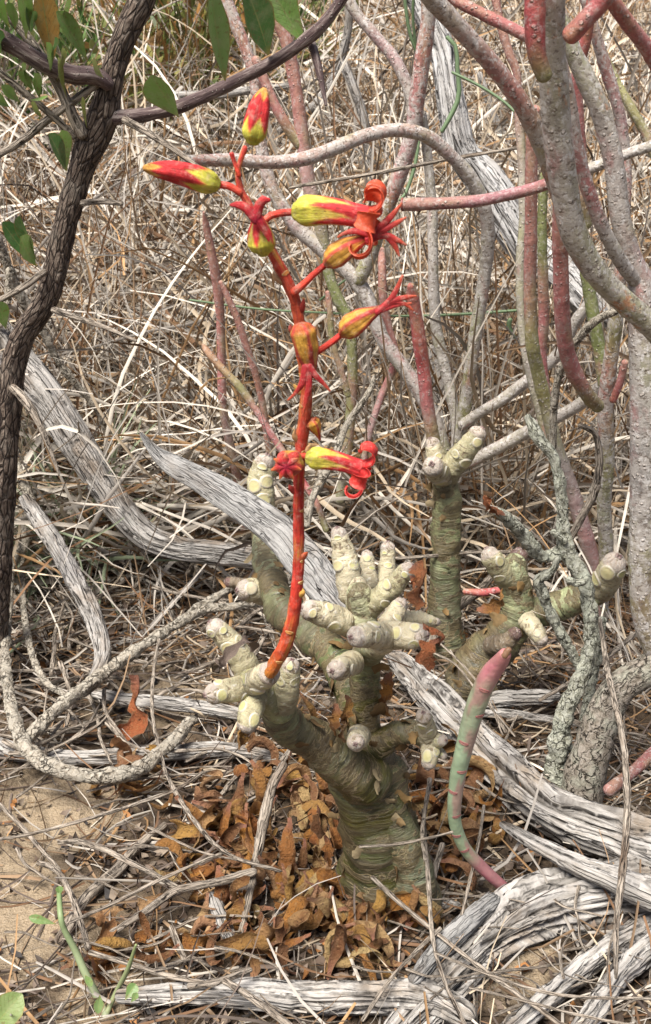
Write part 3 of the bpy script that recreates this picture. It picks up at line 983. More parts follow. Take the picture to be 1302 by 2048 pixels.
# lichen shrub on the right
T = root_thing('lichen_shrub', 'leafless lichen-grown shrub with a hollow curled branch tip', 'shrub', [
    pl([(1056, 834, 8), (1064, 850, 12), (1080, 878, 14), (1108, 918, 13), (1123, 987, 13), (1127, 1061, 15), (1136, 1109, 19), (1164, 1153, 19), (1179, 1209, 17), (1180, 1283, 17), (1172, 1330, 19), (1152, 1378, 19), (1130, 1425, 22), (1117, 1504, 26), (1110, 1565, 27)], Y=.70, Y1=.665),
    pl([(995, 1022, 12), (1018, 1042, 14), (1045, 1068, 15), (1080, 1110, 15), (1106, 1110, 13), (1130, 1092, 12)], Y=.655, Y1=.69),
    pl([(1116, 1118, 9), (1104, 1142, 9), (1078, 1160, 14), (1084, 1185, 13), (1096, 1215, 12), (1120, 1265, 12), (1152, 1318, 12), (1165, 1345, 12)], Y=.675, Y1=.685),
    pl([(1106, 1064, 7), (1118, 1072, 8), (1130, 1082, 8)], Y=.68),
    pl([(1138, 1160, 9), (1150, 1165, 9), (1165, 1165, 8)], Y=.67),
    pl([(1205, 1240, 10), (1190, 1330, 12), (1170, 1430, 12), (1150, 1520, 12), (1140, 1560, 12)], Y=.72),
], LICH, corky, ['stem', 'branch'], sides=22, kr=.86)

# ------------------------------------------------------------------ fleshy-stemmed shrubs
PINK, RED, GRN, OLV, LIL, GRY, PGR = (.43, .165, .155), (.45, .085, .09), (.20, .225, .08), (.26, .235, .10), (.44, .285, .275), (.37, .325, .29), (.31, .37, .235)


def cg(*st):
    st = [(i / (len(st) - 1), s) for i, s in enumerate(st)] if not isinstance(st[0][0], (int, float)) or len(st[0]) == 3 else st

    def f(th, t, s):
        c = grad(st, t)
        side = .5 + .5 * np.sin(th + 1.0 + 6 * t)
        g = np.array([.29, .30, .14])
        return lerp(c, c * .55 + g * .45, side * .55)
    return f


def knob(seed):
    def f(th, s, r):
        z = s / r
        sw = 1 + .05 * vn(0, 0, z * .35, seed) + .025 * vn(np.cos(th), np.sin(th), z * .8, seed)
        q = (z / 7.0 + .3 * vn(0, 0, z * .08, seed + 3)) % 1.0
        return sw + .08 * np.exp(-((q - .5) / .03) ** 2) + .07 * np.clip(vn(np.cos(th) * 3.2, np.sin(th) * 3.2, z * 1.7, seed + 7) - .45, 0, 1)
    return f


def eu(T, pts, colf, Y=None, Y1=None, m=None, seed=0, caps=('round', 'round'), name='stem', sides=18, label=None, parent=None):
    C = pl(pts, Y, Y1)
    C[:, 3] *= {1: .70, 2: .85, 3: .87, 4: .8, 5: .86, 6: .86, 7: .74, 8: .66, 9: .74, 12: .68, 18: .9, 31: .95, 32: .95, 33: .95, 37: .95, 34: .95}.get(seed, .8)
    t = Tube(C, sides=sides, step=C[:, 3].mean() * .42, disp=knob(seed), colf=colf, caps=caps)
    return T.part(name, t.geo(), m or EU_A, parent, label)


g0 = lambda px, py: gpt(px, py)
T = Thing('fleshy_stemmed_shrub', 'thick-stemmed fleshy shrub with orange lichen at the right edge', 'shrub', gpt(1165, 1590))
eu(T, [(1102, -60, 36), (1104, 40, 37), (1106, 130, 40), (1112, 230, 40), (1125, 350, 39), (1148, 465, 37), (1195, 548, 35), (1250, 605, 35), (1320, 670, 35), (1420, 800, 36), (1440, 1000, 38)], cg(GRY, GRY, (.36, .33, .24), GRY, LIL), .52, .60, EU_C, 1, label='grey stem spotted with orange lichen', sides=28)
eu(T, [(1066, -60, 23), (1070, 0, 24), (1070, 60, 24), (1074, 110, 22), (1088, 150, 20)], cg(RED, RED, (.40, .09, .09), OLV), .505, .515, EU_A, 2, label='pink fleshy shoot')
eu(T, [(1232, -70, 22), (1205, 0, 22), (1172, 38, 22), (1142, 70, 21)], cg(RED, RED, PINK, RED), .50, .51, EU_A, 3, label='pink fleshy shoot')
eu(T, [(1196, -40, 18), (1228, 8, 18), (1262, 55, 19), (1300, 105, 20), (1350, 190, 20)], cg(RED, PINK, RED), .56, .60, EU_A, 4, label='pink fleshy shoot')
eu(T, [(1276, 540, 26), (1284, 600, 34), (1290, 700, 37), (1293, 850, 38), (1292, 1000, 37), (1288, 1110, 36), (1286, 1190, 32), (1300, 1270, 28), (1330, 1330, 30)], cg(LIL, (.31, .28, .26), (.29, .27, .25), (.28, .25, .22), (.22, .16, .10), (.24, .19, .13)), .66, .66, EU_B, 5, sides=26)
eu(T, [(1380, 1290, 34), (1300, 1338, 36), (1240, 1375, 38), (1208, 1430, 42), (1188, 1490, 45), (1168, 1560, 47), (1160, 1640, 46)], cg(GRY, (.35, .31, .25), (.28, .25, .19)), .66, .64, MOTT, 6, name='trunk', sides=30)
eu(T, [(1118, 20, 18), (1140, 90, 22), (1168, 150, 26), (1205, 235, 28), (1228, 330, 28), (1240, 430, 27), (1262, 510, 27), (1290, 570, 30)], cg((.33, .33, .2), GRY, GRY, LIL), .64, .66, EU_C, 7, sides=22)
eu(T, [(1108, 80, 17), (1135, 180, 21), (1152, 290, 22), (1178, 385, 22), (1215, 475, 21), (1250, 535, 22), (1280, 570, 22)], cg(LIL, LIL, PINK, GRY, GRY), .60, .66, EU_B, 8)
eu(T, [(820, -50, 24), (866, 0, 25), (931, 70, 25), (991, 137, 25), (1041, 205, 25), (1076, 272, 25), (1105, 350, 24), (1140, 440, 22), (1200, 540, 20), (1270, 620, 22)], cg((.36, .34, .28), LIL, PINK, (.34, .30, .19), PINK, GRY, GRY), .57, .66, EU_C, 9, sides=22)

T = Thing('fleshy_stemmed_shrub', 'fleshy shrub with an arching lilac stem behind the upper flowers', 'shrub', at(905, 990, .99) * [1, 1, 0] + [0, 0, .0])
T.o.location.z = float(terr(T.loc[0], T.loc[1])); T.loc[2] = T.o.location.z
eu(T, [(375, 322, 14), (410, 321, 15), (470, 320, 16), (540, 325, 17), (610, 317, 17), (670, 296, 17), (730, 272, 17), (790, 260, 17), (850, 271, 17), (900, 310, 17), (941, 356, 17), (969, 415, 17), (976, 475, 17), (970, 545, 16), (956, 637, 16), (941, 737, 16), (926, 837, 16), (910, 930, 16), (905, 1010, 16)],
   cg(PINK, LIL, LIL, LIL, GRY, GRY, (.30, .29, .2), OLV, OLV, OLV), .84, .98, EU_B, 11, label='arching lilac stem')
eu(T, [(430, -60, 17), (468, 40, 18), (496, 110, 18), (516, 195, 18), (522, 290, 19), (545, 378, 20), (592, 452, 22), (640, 495, 22), (705, 553, 23), (736, 600, 23), (764, 675, 22), (800, 726, 22), (837, 780, 22), (872, 848, 22), (890, 920, 22), (900, 1010, 22)],
   cg(PINK, PINK, LIL, LIL, GRY, GRY, GRY, GRY, (.33, .31, .25)), 1.02, .98, EU_B, 12)
eu(T, [(852, -60, 19), (857, 25, 19), (848, 100, 20), (835, 190, 20), (824, 270, 20), (800, 345, 20), (780, 400, 19), (755, 468, 19), (732, 530, 18), (718, 560, 18)], cg((.33, .30, .2), PINK, PINK, LIL, PINK, OLV, OLV), .96, .995, EU_B, 13)
eu(T, [(672, -60, 14), (705, 15, 14), (745, 65, 14), (790, 120, 15), (818, 180, 15), (832, 240, 15)], cg(GRY, LIL, GRY), 1.0, .985, EU_B, 14)
eu(T, [(845, 230, 11), (856, 320, 12), (864, 420, 13), (866, 512, 13), (870, 637, 14), (886, 722, 14), (904, 797, 14), (914, 860, 15), (912, 960, 15)], cg(GRY, GRY, (.38, .35, .3), GRY), .99, .97, EU_B, 15)
eu(T, [(536, -40, 16), (552, 30, 16), (575, 90, 16), (592, 180, 16), (606, 280, 17), (618, 370, 18), (640, 450, 16), (658, 547, 14), (677, 600, 14), (698, 640, 13), (704, 700, 13), (704, 780, 13), (696, 880, 13), (680, 1000, 13)], cg(PINK, PINK, PINK, LIL, GRN, GRN, OLV, OLV, GRY), 1.0, 1.0, EU_A, 16)
eu(T, [(512, 120, 12), (545, 200, 13), (575, 255, 14), (600, 290, 14)], cg(PINK, PINK, OLV), 1.0, 1.0, EU_A, 17)
eu(T, [(822, 572, 8), (825, 592, 14), (833, 640, 15), (840, 690, 15), (847, 740, 15), (855, 812, 15), (867, 880, 15), (880, 960, 15)], cg(RED, RED, RED, PINK, OLV, OLV), .87, .90, EU_A, 18, label='bright pink shoot with a pointed tip')
eu(T, [(925, 850, 14), (965, 822, 14), (1003, 800, 15), (1066, 752, 15), (1116, 708, 15), (1150, 645, 15), (1185, 600, 15)], cg(GRY, GRY, (.33, .30, .26)), .96, .92, EU_B, 19)
eu(T, [(940, 925, 15), (1021, 882, 16), (1081, 850, 16), (1141, 820, 16), (1191, 785, 17), (1222, 750, 16)], cg(GRY, (.38, .34, .3), GRY), .95, .88, EU_B, 20)
eu(T, [(764, 500, 8), (764, 530, 10), (766, 590, 11), (775, 650, 11), (790, 720, 10), (760, 800, 9), (735, 880, 9), (720, 980, 9)], cg(PINK, PINK, PINK, LIL, PINK), 1.03, 1.0, EU_A, 21)
eu(T, [(655, 585, 6), (660, 620, 8), (664, 680, 8), (682, 740, 8), (696, 790, 8)], cg(PINK, OLV, (.38, .25, .16), OLV), .97, .97, EU_A, 22)

T = Thing('fleshy_stemmed_shrub', 'fleshy shrub of upright pink and green stems behind the orange-spotted stem', 'shrub', at(1200, 1210, .86) * [1, 1, 0])
T.o.location.z = float(terr(T.loc[0], T.loc[1])); T.loc[2] = T.o.location.z
eu(T, [(1072, 220, 12), (1064, 300, 13), (1062, 410, 13), (1061, 500, 13), (1060, 581, 13), (1064, 684, 14), (1074, 735, 14), (1092, 812, 14), (1115, 900, 15), (1142, 975, 16), (1172, 1075, 17), (1190, 1150, 18), (1200, 1230, 18)], cg(PINK, PINK, PINK, OLV, OLV, GRY, LIL, LIL, GRY), .78, .86, EU_A, 31)
eu(T, [(1088, 350, 9), (1084, 450, 10), (1086, 560, 11), (1088, 640, 11), (1084, 700, 10), (1092, 780, 9), (1108, 870, 9)], cg(GRN, GRN, PINK, PINK, LIL), .84, .87, EU_A, 32)
eu(T, [(1115, 330, 14), (1120, 420, 16), (1121, 513, 17), (1124, 615, 17), (1130, 684, 17), (1146, 740, 17), (1175, 790, 16), (1195, 812, 15)], cg(PINK, PINK, (.40, .14, .13), PINK, PINK, OLV), .72, .80, EU_A, 33)
eu(T, [(1170, 520, 14), (1180, 590, 14), (1190, 650, 14), (1202, 720, 14), (1212, 790, 13)], cg(GRN, GRN, GRN, OLV), .86, .86, EU_A, 34)
eu(T, [(1242, 520, 15), (1236, 600, 17), (1228, 670, 18), (1217, 750, 19), (1211, 812, 20), (1213, 920, 19), (1208, 1012, 18), (1212, 1100, 18), (1205, 1180, 18), (1200, 1230, 18)], cg(PINK, OLV, PINK, OLV, (.34, .33, .24), OLV, OLV), .80, .86, EU_B, 35)
eu(T, [(1250, 725, 9), (1240, 765, 10), (1226, 800, 9)], cg(PINK, PINK, RED), .79, .80, EU_A, 36)
eu(T, [(1190, -40, 11), (1181, 20, 12), (1170, 85, 12), (1154, 155, 12), (1158, 240, 11), (1165, 330, 11), (1172, 450, 11)], cg(RED, RED, PINK, PINK, OLV), .80, .84, EU_A, 37)
eu(T, [(1160, -40, 13), (1190, 65, 14), (1212, 137, 15), (1233, 205, 15), (1245, 260, 14), (1252, 360, 14), (1245, 480, 14)], cg(LIL, PINK, LIL, PINK, OLV), .82, .84, EU_B, 38)
eu(T, [(1200, 90, 10), (1236, 170, 11), (1262, 215, 12), (1295, 275, 12), (1330, 360, 13)], cg(OLV, OLV, (.3, .27, .17)), .88, .86, EU_A, 39)
eu(T, [(880, -30, 13), (915, 2, 14), (971, 31, 15), (1041, 66, 15), (1100, 100, 15)], cg(PINK, (.36, .12, .11), PINK), .72, .70, EU_A, 40)
eu(T, [(985, -40, 10), (1000, 45, 11), (1018, 105, 11), (1034, 150, 10), (1038, 240, 11), (1045, 342, 11), (1046, 450, 11), (1040, 540, 11), (1050, 700, 11), (1100, 900, 12)], cg(PINK, (.33, .14, .12), (.4, .36, .29), (.36, .33, .24), GRY, OLV), .92, .90, EU_A, 41)
eu(T, [(1135, 352, 13), (1200, 330, 14), (1260, 306, 14), (1340, 280, 14)], cg(GRY, GRY, (.36, .33, .26)), .82, .80, EU_B, 42)

T = Thing('fleshy_stemmed_shrub', 'slender pink fleshy stems rising from the grass behind the pointed wood slab', 'shrub', at(490, 1010, 1.03) * [1, 1, 0])
T.o.location.z = float(terr(T.loc[0], T.loc[1])); T.loc[2] = T.o.location.z
eu(T, [(408, 425, 4), (413, 455, 9), (424, 512, 11), (435, 575, 12), (441, 640, 11), (443, 720, 11), (446, 812, 11), (462, 900, 11), (480, 985, 11), (490, 1060, 11)], cg(PINK, PINK, (.40, .16, .14), PINK, (.33, .24, .2), PINK, (.36, .16, .16)), .98, 1.03, EU_A, 51)
eu(T, [(442, 565, 7), (472, 632, 9), (492, 690, 9), (512, 752, 9), (526, 812, 9), (534, 870, 9), (545, 950, 9)], cg(PINK, PINK, (.40, .2, .14), PINK, OLV), .96, .98, EU_A, 52)
eu(T, [(406, 690, 4), (414, 702, 9), (442, 735, 10), (480, 775, 10), (516, 826, 9), (550, 880, 9), (590, 940, 9), (632, 1005, 8), (652, 1060, 8)], cg((.42, .2, .13), (.40, .2, .12), OLV, PINK, PINK, RED, PINK, OLV), .93, .86, EU_A, 53)

# the loose cut length of stem and the green stem in front
C = pl([(806, 409, 13), (850, 408, 12.5), (900, 406, 12), (960, 401, 12), (1010, 391, 12), (1060, 379, 12), (1100, 366, 12)], .70, .68)
T = Thing('cut_shoot', 'loose purple-pink length of fleshy stem with a cut end lodged between stems', 'stem', C[0][:3])
T.part('shaft', Tube(C, 20, disp=knob(61), colf=cg((.30, .115, .12), (.33, .13, .14), (.36, .17, .18), (.30, .10, .11)), caps=('flat', 'flat')).geo(), EU_A)
d = C[0] - C[1]; d = d[:3] / np.linalg.norm(d[:3])
e = np.array([[*(C[0][:3] - d * .0005), C[0][3] * 1.02], [*(C[0][:3] + d * .0008), C[0][3] * 1.04]])
T.part('cut_end', Tube(e, 20, n=3, caps=('flat', 'flat'), colf=lambda th, t, s: np.full(th.shape + (3,), (.20, .06, .05))).geo(), SCAR)
C = pl([(1010, 1308, 16), (1000, 1324, 22), (978, 1352, 26), (952, 1412, 26), (932, 1482, 23), (914, 1562, 20), (909, 1636, 17), (926, 1690, 16), (960, 1731, 16), (1000, 1768, 15), (1035, 1796, 15), (1075, 1825, 14)], .50, .555)
C[:, 3] *= .78
T = Thing('fleshy_shoot', 'single green fleshy stem blotched pink rising in front of the split branch', 'stem', C[-1][:3])
T.o.location.z = float(terr(C[-1][0], C[-1][1])); T.loc[2] = T.o.location.z


def fgcol(th, t, s):
    c = grad([(0, (.47, .20, .19)), (.07, (.45, .20, .20)), (.14, (.36, .38, .25)), (.30, (.33, .42, .27)), (.55, (.32, .42, .26)), (.68, (.33, .38, .23)), (.73, (.44, .20, .20)), (.9, (.42, .19, .19)), (1, OLV)], t)
    k = np.clip(fbm(np.cos(th) * 1.2, np.sin(th) * 1.2, s * 60, 3, 77) * 1.3 - .35, 0, .5)
    return lerp(c, np.array((.47, .14, .18)), k)


t = Tube(C, 32, step=.004, colf=fgcol, disp=lambda th, s, r: 1 + .03 * vn(np.cos(th), np.sin(th), s / r * .6, 5), caps=('round', 'round'))
sh = T.part('shaft', t.geo(), m_col('fleshy_shoot_skin', .5, .3, .08, (420, .0005), .35, None, 140))
tip = at(1014, 1303, .499)
T.part('tip_scar', Tube(np.array([[*(tip - [0.001, 0, .002]), .0022], [*(tip + [.0008, 0, .0010]), .0016]]), 12, n=4, colf=lambda th, t, s: np.full(th.shape + (3,), (.20, .11, .06))).geo(), SCAR, sh)


def scar(t, u0, th0, a, b, colc, rim, hgt=.06):
    """leaf scar: a shallow rimmed disc that lies on the stem's surface (a along, b round it, in metres)"""
    nr, na = 6, 18
    rho = np.linspace(0, 1, nr)
    al = np.linspace(0, 2 * np.pi, na, endpoint=False)
    RH, AL = np.meshgrid(rho, al, indexing='ij')
    rr = float(np.interp(np.clip(u0, 0, 1), np.linspace(0, 1, len(t.R)), t.R))
    u = u0 + RH * np.cos(AL) * a / t.L[-1]
    th = th0 + RH * np.sin(AL) * b / rr
    prof = np.interp(rho, [0, .55, .78, .9, 1], [.05, .05, .10, .07, -.12]) * rr
    V = t.surf(u, th, np.repeat(prof[:, None], na, 1)).reshape(-1, 3)
    c = np.repeat(np.stack([np.interp(rho, [0, .55, .72, .85, 1], [colc[k] * .9, colc[k], rim[k] * .55, rim[k], rim[k] * .8]) for k in range(3)], 1)[:, None], na, 1).reshape(-1, 3)
    i = np.arange(nr * na).reshape(nr, na)
    F = np.stack([i[:-1], i[1:], np.roll(i[1:], -1, 1), np.roll(i[:-1], -1, 1)], -1).reshape(-1, 4)
    return V, F, c, None


# brown ring marks on the green stem
for u0, th0 in ((.12, .2), (.2, -.5), (.29, .5), (.38, -.2), (.45, .6), (.53, -.4), (.60, .3), (.66, -.1)):
    T.part('ring_mark', scar(t, u0, th0, .0011, .0034, (.42, .20, .17), (.40, .14, .13)), SCAR, sh)

# ------------------------------------------------------------------ thick succulents
def fat(seed, amp=.05):
    def f(th, s, r):
        z = s / r
        rings = vn(np.cos(th) * 1.1, np.sin(th) * 1.1, z * 3.6 + .5 * vn(np.cos(th), np.sin(th), z, seed + 8), seed)
        rr2 = vn(np.cos(th) * 1.6, np.sin(th) * 1.6, z * 8, seed + 1)
        return 1 + .12 * fbm(np.cos(th) * 1.1, np.sin(th) * 1.1, z * .9, 3, seed + 2) + amp * .6 * rings + amp * .4 * rr2
    return f


DG, OG, BR, CR, CRG = (.056, .054, .009), (.115, .098, .020), (.085, .062, .025), (.50, .44, .30), (.35, .33, .175)


def fatcol(*st):
    def f(th, t, s):
        c = grad([(i / (len(st) - 1), q) for i, q in enumerate(st)], t)
        k = np.clip(fbm(np.cos(th) * 1.3, np.sin(th) * 1.3, s * 55, 3, 21) * .9, -.5, .5)
        return np.clip(c * (1 + .5 * k[..., None]), .01, .9)
    return f


def limb(T, pts, cf, Y=None, Y1=None, seed=0, name='branch', sides=36, m=None, amp=.05, kr=.86):
    C = pl(pts, Y, Y1)
    C[:, 3] *= kr
    t = Tube(C, sides=sides, step=C[:, 3].mean() * .16, disp=fat(seed, amp), colf=cf)
    return T.part(name, t.geo(), m or SKIN), t


rs = random.Random(5)
NSTUB = [0]


def stub(T, pts, Y=None, Y1=None, green=.3, scars=None, bud=True, dry=0.0, name='leaf_stub'):
    """base to tip; scars (u, angle) lie on it; a purple-grey resting bud closes the tip"""
    NSTUB[0] += 1
    sd = 100 + NSTUB[0] * 7
    C = pl(pts, Y, Y1)
    C[:, 3] *= .94
    base = lerp(np.array(CR), np.array(CRG), np.array(green))
    tipc = np.array((.42, .36, .30))
    if name == 'withered_stub': base, tipc = np.array((.20, .155, .105)), np.array((.12, .07, .06))

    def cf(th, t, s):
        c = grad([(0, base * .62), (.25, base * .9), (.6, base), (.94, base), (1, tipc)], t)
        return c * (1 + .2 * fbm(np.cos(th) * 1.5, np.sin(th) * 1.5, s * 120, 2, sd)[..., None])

    def dp(th, s, r):
        z = s / r
        return 1 + (.05 + dry * .06) * vn(np.cos(th) * .8, np.sin(th) * .8, z * 4, sd) + .09 * fbm(np.cos(th) * 1.3, np.sin(th) * 1.3, z * 1.1, 2, sd + 1)
    t = Tube(C, 26, step=C[:, 3].mean() * .14, disp=dp, colf=cf, capk=.8)
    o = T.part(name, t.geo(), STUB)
    r = C[-1][3]
    L = t.L[-1]
    # which angle faces the photographer
    mid = t.P[len(t.P) * 2 // 3]
    v = CPOS - mid
    v /= np.linalg.norm(v)
    face = math.atan2(np.dot(v, t.B[len(t.P) * 2 // 3]), np.dot(v, t.A[len(t.P) * 2 // 3]))
    if scars is None:
        scars = [(.98, .1), (.6, -.9)]
    for (u0, a0) in scars:
        w = rs.uniform(.42, .66)
        yel = rs.random()
        cc = tuple(lerp(np.array((.44, .42, .18)), np.array((.56, .50, .28)), np.array(yel)))
        if dry > .5: cc = (.50, .44, .30)
        rr = float(np.interp(min(u0, 1), np.linspace(0, 1, len(t.R)), t.R))
        T.part('leaf_scar', scar(t, u0, face + a0, rr * w * .95, rr * w * 1.15, cc, (.58, .53, .42)), SCAR, o)
    if bud:
        pe = t.P[-1] + t.T[-1] * r * .62
        for k in range(4):
            a = k * 1.7 + NSTUB[0]
            q = (t.A[-1] * math.cos(a) + t.B[-1] * math.sin(a)) * r * .19
            b = pe + q + t.T[-1] * r * .28 - q * .5
            T.part('bud_scale', Tube(np.array([[*(pe + q), r * .20], [*(pe + q * .9 + t.T[-1] * r * .20), r * .16], [*b, r * .05]]), 9, n=6,
                                     colf=lambda th, t, s: grad([(0, (.42, .37, .31)), (1, (.17, .10, .095))], t)).geo(), STUB, o)
    return t


def flake(T, p, nrm, along, ln, wd, curl, col):
    """a torn papery flake of bark, standing off the stem"""
    n = 6
    nrm = nrm / np.linalg.norm(nrm)
    along = along - nrm * np.dot(along, nrm)
    along /= np.linalg.norm(along) + 1e-9
    sd = np.cross(nrm, along)
    t = np.linspace(0, 1, n)
    w = wd * np.interp(t, [0, .3, .7, 1], [.7, 1, .8, .3])
    lift = curl * ln * t ** 1.7
    V = []
    for k in range(n):
        c = p + along * (ln * t[k]) + nrm * (lift[k] + .0004)
        for q in (-1, -.3, .4, 1):
            V.append(c + sd * (w[k] * q * .5 + rs.uniform(-.16, .16) * wd) + nrm * (-.18 * w[k] * q * q))
    i = np.arange(n * 4).reshape(n, 4)
    F = np.stack([i[:-1, :-1], i[:-1, 1:], i[1:, 1:], i[1:, :-1]], -1).reshape(-1, 4)
    C = np.repeat(grad([(0, np.array(col) * .7), (1, np.array(col) * 1.15)], t)[:, None], 4, 1).reshape(-1, 3)
    T.part('bark_flake', (np.array(V), F, C, None), FLAKE)


def flakes(T, t, n, size, u0=.05, u1=.95):
    for _ in range(n):
        u = rs.uniform(u0, u1)
        k = int(u * (len(t.P) - 1))
        v = CPOS - t.P[k]
        face = math.atan2(np.dot(v, t.B[k]), np.dot(v, t.A[k]))
        th = face + rs.uniform(-1.5, 1.5)
        nm = t.A[k] * math.cos(th) + t.B[k] * math.sin(th)
        p = t.P[k] + nm * t.R[k] * 1.02
        al = t.T[k] * rs.uniform(-.7, .5) + np.cross(nm, t.T[k]) * rs.choice((-1, 1)) * rs.uniform(.3, 1)
        s = size * rs.uniform(.35, .9)
        flake(T, p, nm, al, s, s * rs.uniform(.6, 1.2), rs.uniform(.1, .7), rs.choice([(.24, .15, .06), (.28, .19, .09), (.16, .10, .045), (.33, .26, .15)]))


YB = .555
MP = Thing('succulent_plant', 'stubby succulent with swollen green stem carrying the red and yellow flower stalk', 'succulent', gpt(750, 1775))
o, tr = limb(MP, [(768, 1830, 98), (768, 1780, 97), (765, 1720, 94), (756, 1660, 91), (745, 1600, 90), (735, 1550, 88), (728, 1505, 66), (728, 1460, 46), (729, 1420, 38), (730, 1360, 38), (730, 1310, 40), (728, 1260, 38), (722, 1210, 34), (716, 1185, 28)],
             fatcol(BR, (.11, .105, .05), DG, (.10, .11, .04), OG, (.14, .145, .06), BR, OG, (.19, .19, .08), (.26, .27, .14), (.40, .40, .24)), YB, YB - .005, 1, 'trunk', 64)
flakes(MP, tr, 30, .012)
o, tb = limb(MP, [(838, 1830, 56), (834, 1780, 52), (826, 1735, 46), (812, 1690, 42), (795, 1640, 34), (780, 1590, 28)], fatcol((.16, .155, .10), (.17, .18, .11), (.13, .14, .07), DG), .535, .54, 2, 'root_swelling')
flakes(MP, tb, 6, .010)
o, t1 = limb(MP, [(735, 1560, 62), (690, 1530, 58), (640, 1490, 50), (600, 1466, 47), (568, 1448, 44), (553, 1415, 41), (552, 1388, 36)], fatcol(DG, OG, (.15, .14, .07), BR, (.18, .17, .085), (.24, .26, .13), (.33, .35, .2)), .535, .50, 3)
flakes(MP, t1, 9, .010)
o, t2 = limb(MP, [(560, 1420, 34), (535, 1392, 34), (512, 1372, 32), (500, 1358, 28)], fatcol((.24, .26, .13), CRG, CRG), .50, .49, 4, m=STUB, amp=.03)
# left group of stubs
stub(MP, [(505, 1372, 29, .495), (470, 1378, 27, .485), (440, 1384, 25, .48), (426, 1387, 23, .478)], green=.35, scars=[(.92, -.35), (.9, 1.1), (.45, -.9)])
stub(MP, [(500, 1352, 30, .497), (484, 1318, 28, .497), (462, 1288, 26, .497), (440, 1264, 23, .497), (430, 1254, 21, .497)], green=.4, scars=[(1.0, -.9), (.92, .35), (.68, -.5), (.62, .8)])
ts3 = stub(MP, [(510, 1365, 28, .485), (525, 1354, 27, .475), (540, 1346, 24, .468)], green=.15, scars=[(.3, .9), (.75, 1.1), (.2, -.6)], bud=False)
stub(MP, [(510, 1395, 27, .488), (503, 1420, 27, .48), (497, 1440, 26, .476), (494, 1450, 23, .475)], green=.55, scars=[(.82, -.5), (.6, .9)])
stub(MP, [(566, 1408, 29, .498), (574, 1372, 27, .495), (580, 1342, 22, .493), (582, 1330, 19, .492)], green=.45, scars=[(1.08, -.1), (.75, .8), (.7, -.8)], dry=.3)
# centre crown of stubs
o, t3 = limb(MP, [(722, 1245, 38), (722, 1215, 36), (716, 1190, 31), (712, 1170, 26)], fatcol((.3, .3, .17), (.42, .41, .27), CR), .55, .556, 5, m=STUB, amp=.03)
stub(MP, [(705, 1190, 30, .556), (696, 1145, 29, .562), (687, 1108, 26, .566), (678, 1075, 20, .568), (676, 1066, 17, .568)], green=.1, dry=.4, scars=[(.98, -.2), (.45, .6), (.5, -.7)])
stub(MP, [(736, 1170, 22, .575), (735, 1140, 19, .582), (734, 1118, 16, .585), (734, 1110, 13, .586)], green=.05, dry=.5, scars=[(.9, 0), (.5, .5)])
stub(MP, [(768, 1178, 22, .58), (774, 1140, 19, .588), (775, 1110, 17, .592), (775, 1094, 15, .593)], green=.15, dry=.4, scars=[(.55, .1), (.9, -.4)])
stub(MP, [(735, 1215, 29, .552), (760, 1195, 26, .55), (788, 1170, 23, .548), (808, 1148, 20, .546), (818, 1138, 17, .545)], green=.6, scars=[(.95, .1), (.6, -.6), (.35, .7)])
stub(MP, [(705, 1250, 29, .55), (670, 1236, 28, .545), (640, 1226, 26, .542), (618, 1220, 23, .54)], green=.1, dry=.5, scars=[(1.0, -.2), (.7, .8), (.5, -.8)])
# the fat T of stubs in front
o, t4 = limb(MP, [(735, 1300, 36, .545), (752, 1288, 35, .53), (768, 1277, 34, .515)], fatcol((.2, .2, .1), (.34, .34, .2), CR), .54, .515, 6, m=STUB, amp=.03)
stub(MP, [(775, 1272, 31, .515), (745, 1270, 28, .50), (722, 1272, 25, .49), (712, 1273, 22, .487)], green=.05, scars=[(.72, -.2), (.62, 1.1)])
stub(MP, [(765, 1272, 31, .515), (795, 1270, 30, .512), (822, 1270, 29, .508), (836, 1270, 26, .507)], green=.12, scars=[(.95, .8), (.6, -.15), (.98, -.7)])
stub(MP, [(772, 1262, 26, .522), (785, 1236, 23, .53), (797, 1215, 19, .535), (802, 1208, 16, .536)], green=.05, scars=[(.9, -.2), (.4, .4)])
stub(MP, [(800, 1238, 19, .56), (835, 1237, 16, .56), (862, 1242, 12, .56), (873, 1244, 10, .56)], green=.1, dry=.4, scars=[(.8, 0)])
stub(MP, [(705, 1325, 26, .53), (690, 1332, 25, .515), (677, 1338, 23, .505), (671, 1340, 20, .502)], green=.1, dry=.9, scars=[(.9, .5), (.7, -.6)])
stub(MP, [(718, 1470, 24, .525), (714, 1480, 22, .512), (712, 1485, 18, .507)], green=.1, dry=.9, scars=[(.6, .9)])
# right low arm
o, t5 = limb(MP, [(752, 1490, 38), (785, 1472, 30), (820, 1464, 27), (850, 1474, 24), (868, 1480, 20)], fatcol(DG, OG, (.18, .17, .1), CRG), .545, .535, 7)
flakes(MP, t5, 6, .009)
stub(MP, [(858, 1478, 22, .535), (853, 1455, 20, .53), (848, 1438, 18, .525), (847, 1431, 16, .523)], green=.05, dry=.3, scars=[(.55, .2), (.8, -.6)])
stub(MP, [(862, 1482, 19, .535), (876, 1482, 16, .53), (886, 1481, 12, .527)], green=.3, scars=[(.85, 0)])
stub(MP, [(862, 1490, 21, .533), (860, 1510, 20, .528), (857, 1526, 17, .526)], green=.1, scars=[(.7, .3), (.45, -.7)])
stub(MP, [(870, 1498, 14, .535), (882, 1507, 11, .532), (888, 1512, 8, .53)], green=.1, scars=[(.9, 0)], bud=False)
